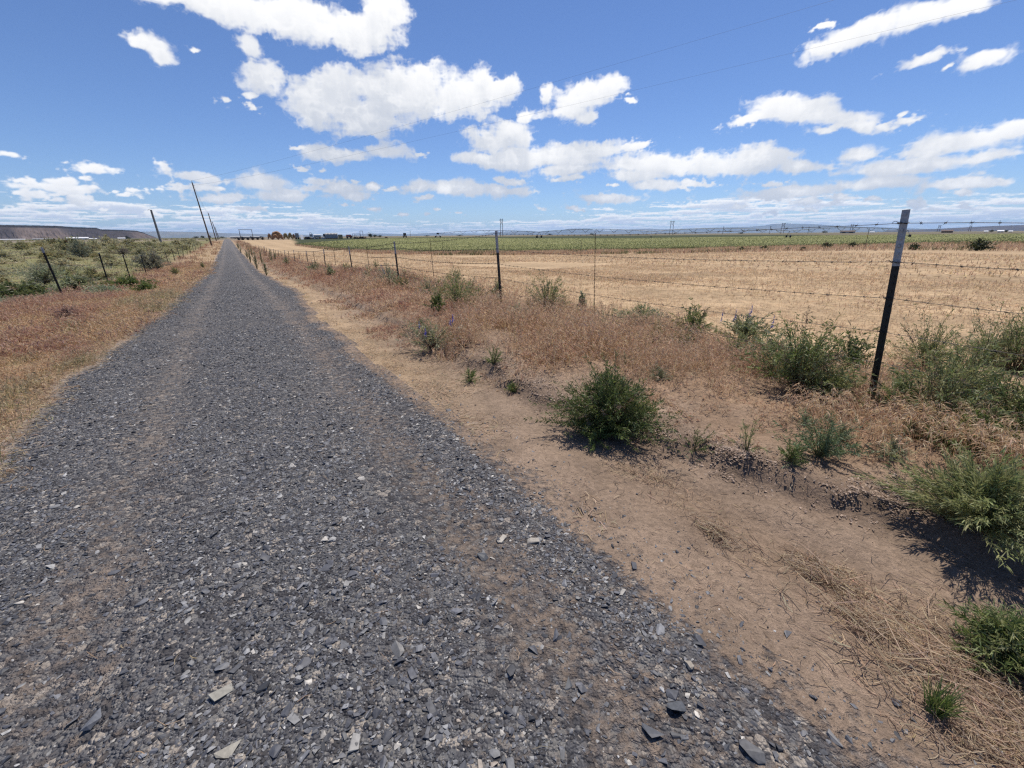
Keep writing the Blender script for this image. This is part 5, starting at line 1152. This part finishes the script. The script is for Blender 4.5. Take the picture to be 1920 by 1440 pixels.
W = bpy.data.worlds.new('World'); S.world = W; W.use_nodes = True; nt = W.node_tree; nt.nodes.clear(); b = NB(nt)
SKY = .077
sky = nt.nodes.new('ShaderNodeTexSky'); sky.sky_type = 'NISHITA'; sky.sun_disc = False; sky.sun_elevation = SEL; sky.sun_rotation = SAZ
sky.altitude = 800; sky.air_density = 1.0; sky.dust_density = .1; sky.ozone_density = 2.2
CL = [(420, 8, 170, 30, -13), (560, 42, 130, 42, -10), (665, 60, 105, 42, 0), (722, 24, 46, 34, 0), (330, -12, 110, 22, -10),
      (262, 80, 27, 14, 0), (302, 102, 32, 21, -20), (472, 90, 22, 14, -20), (363, 95, 10, 5, 0), (490, 150, 46, 34, 0), (472, 178, 20, 9, 0), (476, 201, 14, 6, -20), (421, 187, 12, 9, 0),
      (622, 195, 92, 50, 0), (740, 182, 130, 58, 6), (795, 152, 60, 32, 0), (875, 188, 90, 40, 10), (945, 168, 44, 20, 10), (700, 232, 70, 30, 5), (640, 160, 62, 36, 0), (905, 150, 26, 24, 0),
      (1090, 182, 72, 28, 14), (1060, 208, 50, 20, 0), (1138, 162, 36, 18, 25), (1022, 178, 14, 24, 0), (1100, 220, 26, 11, 10), (1186, 188, 14, 8, 0), (985, 220, 18, 12, 30),
      (925, 264, 58, 30, 0), (958, 250, 50, 26, 0), (1000, 298, 128, 23, 2), (915, 302, 66, 16, -5), (1060, 294, 80, 24, 0), (1112, 286, 52, 14, 8), (1050, 318, 60, 12, 5), (1192, 274, 40, 8, 10), (1065, 334, 30, 7, 10),
      (630, 291, 66, 15, -3), (725, 284, 42, 13, -5), (788, 290, 14, 4, 0), (562, 278, 22, 5, 0), (570, 318, 14, 6, 0), (606, 320, 10, 5, 0),
      (860, 354, 122, 15, -2), (790, 349, 42, 15, 0), (950, 358, 62, 8, 0), (938, 336, 18, 8, 0), (500, 342, 50, 16, -5), (185, 316, 52, 10, -2), (370, 333, 60, 11, -6), (310, 314, 16, 7, -35), (375, 352, 36, 8, 0), (20, 288, 24, 6, -8), (35, 340, 12, 4, 0),
      (1240, 312, 112, 20, -2), (1375, 304, 110, 28, 3), (1430, 298, 72, 24, 0), (1505, 312, 60, 12, 0), (1200, 330, 60, 14, 0), (1230, 348, 50, 12, 0),
      (1540, 216, 122, 20, -9), (1485, 200, 82, 24, 4), (1420, 218, 62, 10, 18), (1600, 236, 74, 14, -6), (1560, 240, 40, 11, 10), (1702, 228, 36, 10, 8), (1690, 216, 12, 6, 0), (1660, 238, 30, 9, 0),
      (1610, 286, 40, 14, 5), (1700, 313, 136, 15, 4), (1800, 266, 116, 20, 9), (1890, 244, 72, 18, 12), (1735, 286, 62, 11, 5), (1840, 298, 60, 10, 8),
      (1610, 66, 104, 20, 24), (1700, 36, 110, 24, 17), (1810, 10, 90, 18, 10), (1560, 88, 46, 13, 14), (1548, 48, 22, 6, 20), (1735, 112, 58, 12, 20), (1832, 116, 48, 16, 14), (1772, 128, 18, 6, 30),
      (600, 340, 40, 9, 0), (650, 352, 40, 13, 0), (665, 366, 28, 12, 0), (700, 349, 16, 8, 0), (580, 352, 30, 9, 0), (540, 366, 60, 14, 0), (120, 352, 78, 12, -5), (430, 372, 60, 10, 0), (1440, 346, 32, 8, 0), (1480, 360, 90, 12, 4), (1310, 346, 26, 6, 0), (1640, 345, 100, 14, 4), (1820, 345, 110, 12, 3), (1140, 372, 80, 9, 0), (700, 392, 14, 4, 0), (755, 402, 12, 3, 0), (800, 400, 9, 4, 0)]

_r = np.random.default_rng(11)
for _ in range(58):                       # small fair-weather puffs above the low deck
    x_ = _r.uniform(-20, 1940); y_ = _r.uniform(332, 402); w_ = _r.uniform(9, 32) * (1.25 - (y_ - 332) / 130)
    CL += [(x_, y_, w_, w_ * _r.uniform(.2, .34), _r.uniform(-6, 6)), (x_ + w_ * _r.uniform(-.5, .5), y_ - w_ * .12, w_ * .5, w_ * .22, 0)]
# the sky's cloud layer: a band of dome 55 km out; density and shade worked out per vertex, wisps in the shader
az1 = np.radians(np.arange(-62, 62, .075)); el1 = np.radians(np.arange(-.7, 27, .068))
AZ, EL = np.meshgrid(az1, el1, indexing='ij')
def fb(sx, sy, k, o=5, g=.55): return fbm(AZ * sx, EL * sy, k, o, g)
wx = (fb(26, 30, 301) - .5) * .034 + (fb(80, 100, 303, 3) - .5) * .012; wy = (fb(26, 30, 305) - .5) * .020 + (fb(80, 100, 307, 3) - .5) * .010
Db = np.full(AZ.shape, 9.0); nfw = fb(110, 190, 309, 3)
for cx_, cy_, rx, ry, rot in CL:
    c0 = np.array(azel(cx_, cy_)); r_ = radians(rot)
    A = np.array(azel(cx_ + rx * cos(r_), cy_ - rx * sin(r_))) - c0; B = np.array(azel(cx_ + ry * sin(r_), cy_ + ry * cos(r_))) - c0
    th = atan2(A[1], A[0]); ra, rb_ = np.hypot(*A) * 1.04, np.hypot(*B) * 1.10
    kk = min(1.0, rb_ / .03); X = AZ + wx * kk - c0[0]; Y = EL + wy * kk - c0[1]
    u_ = (X * cos(th) + Y * sin(th)) / ra; v_ = (-X * sin(th) + Y * cos(th)) / rb_
    l = np.sqrt(u_ ** 2 + np.where(v_ < 0, v_ * 1.12, v_) ** 2)
    l = np.where(l > 1, 1 + (l - 1) * np.clip(rb_ / .028, .35, 1.6), l)
    l = l + np.clip(1 - rb_ / .014, 0, 1) * (.20 + 2.2 * (nfw - .5))
    h_ = np.clip(.5 + .5 * (Db - l) / .14, 0, 1); Db = Db * (1 - h_) + l * h_ - .14 * h_ * (1 - h_) * .5
def billow(sx, sy, k, o=5):
    a_, r_, n_ = 1.0, 0, 0
    for q in range(o):
        r_ = r_ + a_ * np.abs(2 * vn(AZ * sx * 2 ** q + 5.1 * q + wx * sx, EL * sy * 2 ** q + 3.7 * q + wy * sy, k + q) - 1); n_ += a_; a_ *= .6
    return r_ / n_
bil = billow(40, 52, 311, 5); nz = fb(44, 60, 321, 6, .62); nf = fb(240, 330, 325, 3, .6)
dens = .10 + 1.35 * (1 - Db) + .95 * (nz - .5) + .85 * (.36 - bil) + .34 * (nf - .5)
# low layered deck seen edge-on
inv = 1 / (np.maximum(EL, 0) + .026); PX, PY = np.sin(AZ) * inv, np.cos(AZ) * inv
pts = [(0, 345), (250, 350), (400, 364), (620, 378), (720, 402), (880, 405), (1000, 392), (1150, 370), (1400, 348), (1900, 333)]
pa = np.array([azel(*q) for q in pts]); top = np.interp(AZ, pa[:, 0], pa[:, 1])
mk = np.clip((top - EL + .008) / .045, 0, 1)
bn = fbm(PX * 1.1, PY * 1.1, 331, 6, .64); bn2 = fbm(PX * .28, PY * .28, 341, 2); bb = billow(70, 190, 351, 4)
band = 4.8 * (bn - .5) + .9 * (bn2 - .5) + .9 * (.36 - bb) + (-1.9 + 2.55 * mk)
# the puffs are marched as a lit volume: depth slices inflated from the outline, light falling from above
def vn3(x, y, z, k):
    i, j, l = np.floor(x), np.floor(y), np.floor(z); u, v, w = x - i, y - j, z - l
    u = u * u * (3 - 2 * u); v = v * v * (3 - 2 * v); w = w * w * (3 - 2 * w)
    i = i.astype(np.int64); j = j.astype(np.int64); l = l.astype(np.int64)
    def h(di, dj, dl):
        n = ((i + di) * 374761393 + (j + dj) * 668265263 + (l + dl) * 1440662683 + k * 974711) & 0x7fffffff
        n = ((n ^ (n >> 13)) * 1274126177) & 0x7fffffff
        return ((n ^ (n >> 16)) & 0xffff) / 65535.0
    c0 = (h(0, 0, 0) * (1 - u) + h(1, 0, 0) * u) * (1 - v) + (h(0, 1, 0) * (1 - u) + h(1, 1, 0) * u) * v
    c1 = (h(0, 0, 1) * (1 - u) + h(1, 0, 1) * u) * (1 - v) + (h(0, 1, 1) * (1 - u) + h(1, 1, 1) * u) * v
    return c0 * (1 - w) + c1 * w
NZ = 18; msk3 = Db < 1.45; Dm = Db[msk3]; am, em = AZ[msk3] + .5 * wx[msk3], EL[msk3] + .5 * wy[msk3]
fs = 1 / (.35 + 2.6 * np.clip(em, .02, .4))                      # finer structure lower down, where clouds are farther
fs = np.clip(fs, .9, 2.0)
rho = np.zeros((NZ,) + AZ.shape, np.float32)
for j in range(NZ):
    w = (j + .5) / NZ * 2 - 1
    n_ = 0.0; amp = 1.0; tot = 0.0
    for q in range(6):
        sc_ = 34 * 2 ** q
        v_ = vn3(am * sc_ + 3.1 * q, em * sc_ * 1.3 + 7.7 * q, w * 1.6 * 2 ** q + 11.3 * q, 400 + q)
        v_ = 1 - np.abs(2 * v_ - 1) if q in (1, 2) else v_
        n_ = n_ + amp * v_; tot += amp; amp *= .58
    n_ = n_ / tot
    d3 = np.sqrt(Dm ** 2 + (w * 1.05) ** 2)
    rho[j][msk3] = np.clip(1.25 * (1 - d3) - .10 + 2.3 * (n_ - .56), 0, 1)
dstep = np.radians(.068); sig = 1.0 / (.014 + .085 * np.maximum(el1, 0))
tau = np.cumsum(rho[:, :, ::-1], axis=2)[:, :, ::-1] * dstep * sig[None, None, :]
sun_t = .52 * np.exp(-1.5 * tau) + .48 * np.exp(-.38 * tau)
T_ = np.ones(AZ.shape); Lq = np.zeros(AZ.shape)
for j in range(NZ):
    al = 1 - np.exp(-rho[j] * 7.5 * 2 / NZ); Lq += T_ * al * (.16 + .90 * sun_t[j]); T_ *= 1 - al
a_c = 1 - T_; shade_c = np.clip(1.02 - Lq / np.maximum(a_c, 1e-3), 0, 1)
a_c = np.clip(a_c * 1.04, 0, 1); dbd = np.clip(band, 0, 1.0)
def above(d, reach):
    S_ = np.zeros_like(d); acc = np.zeros(d.shape[0])
    for j in range(d.shape[1] - 1, -1, -1): S_[:, j] = acc; acc = acc * (1 - 1 / np.maximum(reach[j], 1.5)) + d[:, j] / np.maximum(reach[j], 1.5)
    return S_
rbd = np.clip(1.5 + 26 * el1, 2, 8); shade_b = sm(.30, 1.0, above(dbd, rbd)) * .62
a_b = sm(-.15, .62, band) * .97
alpha = 1 - (1 - a_c) * (1 - a_b); shd = (shade_c * a_c + shade_b * a_b * (1 - a_c)) / np.maximum(alpha, 1e-4)
wb = (a_b * (1 - a_c)) / np.maximum(alpha, 1e-4)
alpha = alpha * (EL > -.004)
RS = 55000.0
V = np.stack([np.cos(EL) * np.sin(AZ), np.cos(EL) * np.cos(AZ), np.sin(EL)], -1) * RS + EYE
n0, n1_ = AZ.shape; ii = np.arange(n0 * n1_).reshape(n0, n1_)
Q = np.stack([ii[:-1, :-1], ii[:-1, 1:], ii[1:, 1:], ii[1:, :-1]], -1).reshape(-1, 4)
m, nts = mat('cloud_layer'); bs = NB(nts)
sep = bs.n('ShaderNodeSeparateColor', {0: bs.n('ShaderNodeAttribute', attribute_name='Col').outputs['Color']})
ccol = bs.mix(sep.outputs[1], (1.0, .995, .99, 1), bs.mix(sep.outputs[2], (.42, .475, .58, 1), (.40, .49, .68, 1)))
em = bs.n('ShaderNodeEmission', {'Color': ccol, 'Strength': 1.0}).outputs[0]
mx = bs.n('ShaderNodeMixShader', {0: sep.outputs[0], 1: bs.n('ShaderNodeBsdfTransparent').outputs[0], 2: em}).outputs[0]
bs.n('ShaderNodeOutputMaterial', {0: mx}); m.cycles.emission_sampling = 'NONE'
tag(mesh_obj('sky', V, [Q], m, None, np.stack([alpha, shd, wb], -1).reshape(-1, 3), True), kind='structure')

skc = b.mix(1.0, sky.outputs[0], (.90, 1.06, 1.40, 1), 'MULTIPLY')
bg = b.n('ShaderNodeBackground', {'Color': skc, 'Strength': SKY}); b.n('ShaderNodeOutputWorld', {0: bg.outputs[0]})
W.cycles.sampling_method = 'MANUAL'; W.cycles.sample_map_resolution = 512

# ------------------------------------------------------------------ RENDER SETTINGS
S.render.engine = 'CYCLES'
S.view_settings.view_transform = 'Standard'; S.view_settings.look = 'None'; S.view_settings.exposure = .1; S.view_settings.gamma = 1
S.cycles.max_bounces = 6; S.cycles.diffuse_bounces = 3; S.cycles.glossy_bounces = 2; S.cycles.transmission_bounces = 3; S.cycles.volume_bounces = 1
S.cycles.use_adaptive_sampling = False; S.cycles.use_denoising = False; S.cycles.pixel_filter_type = 'BLACKMAN_HARRIS'; S.cycles.filter_width = 1.3
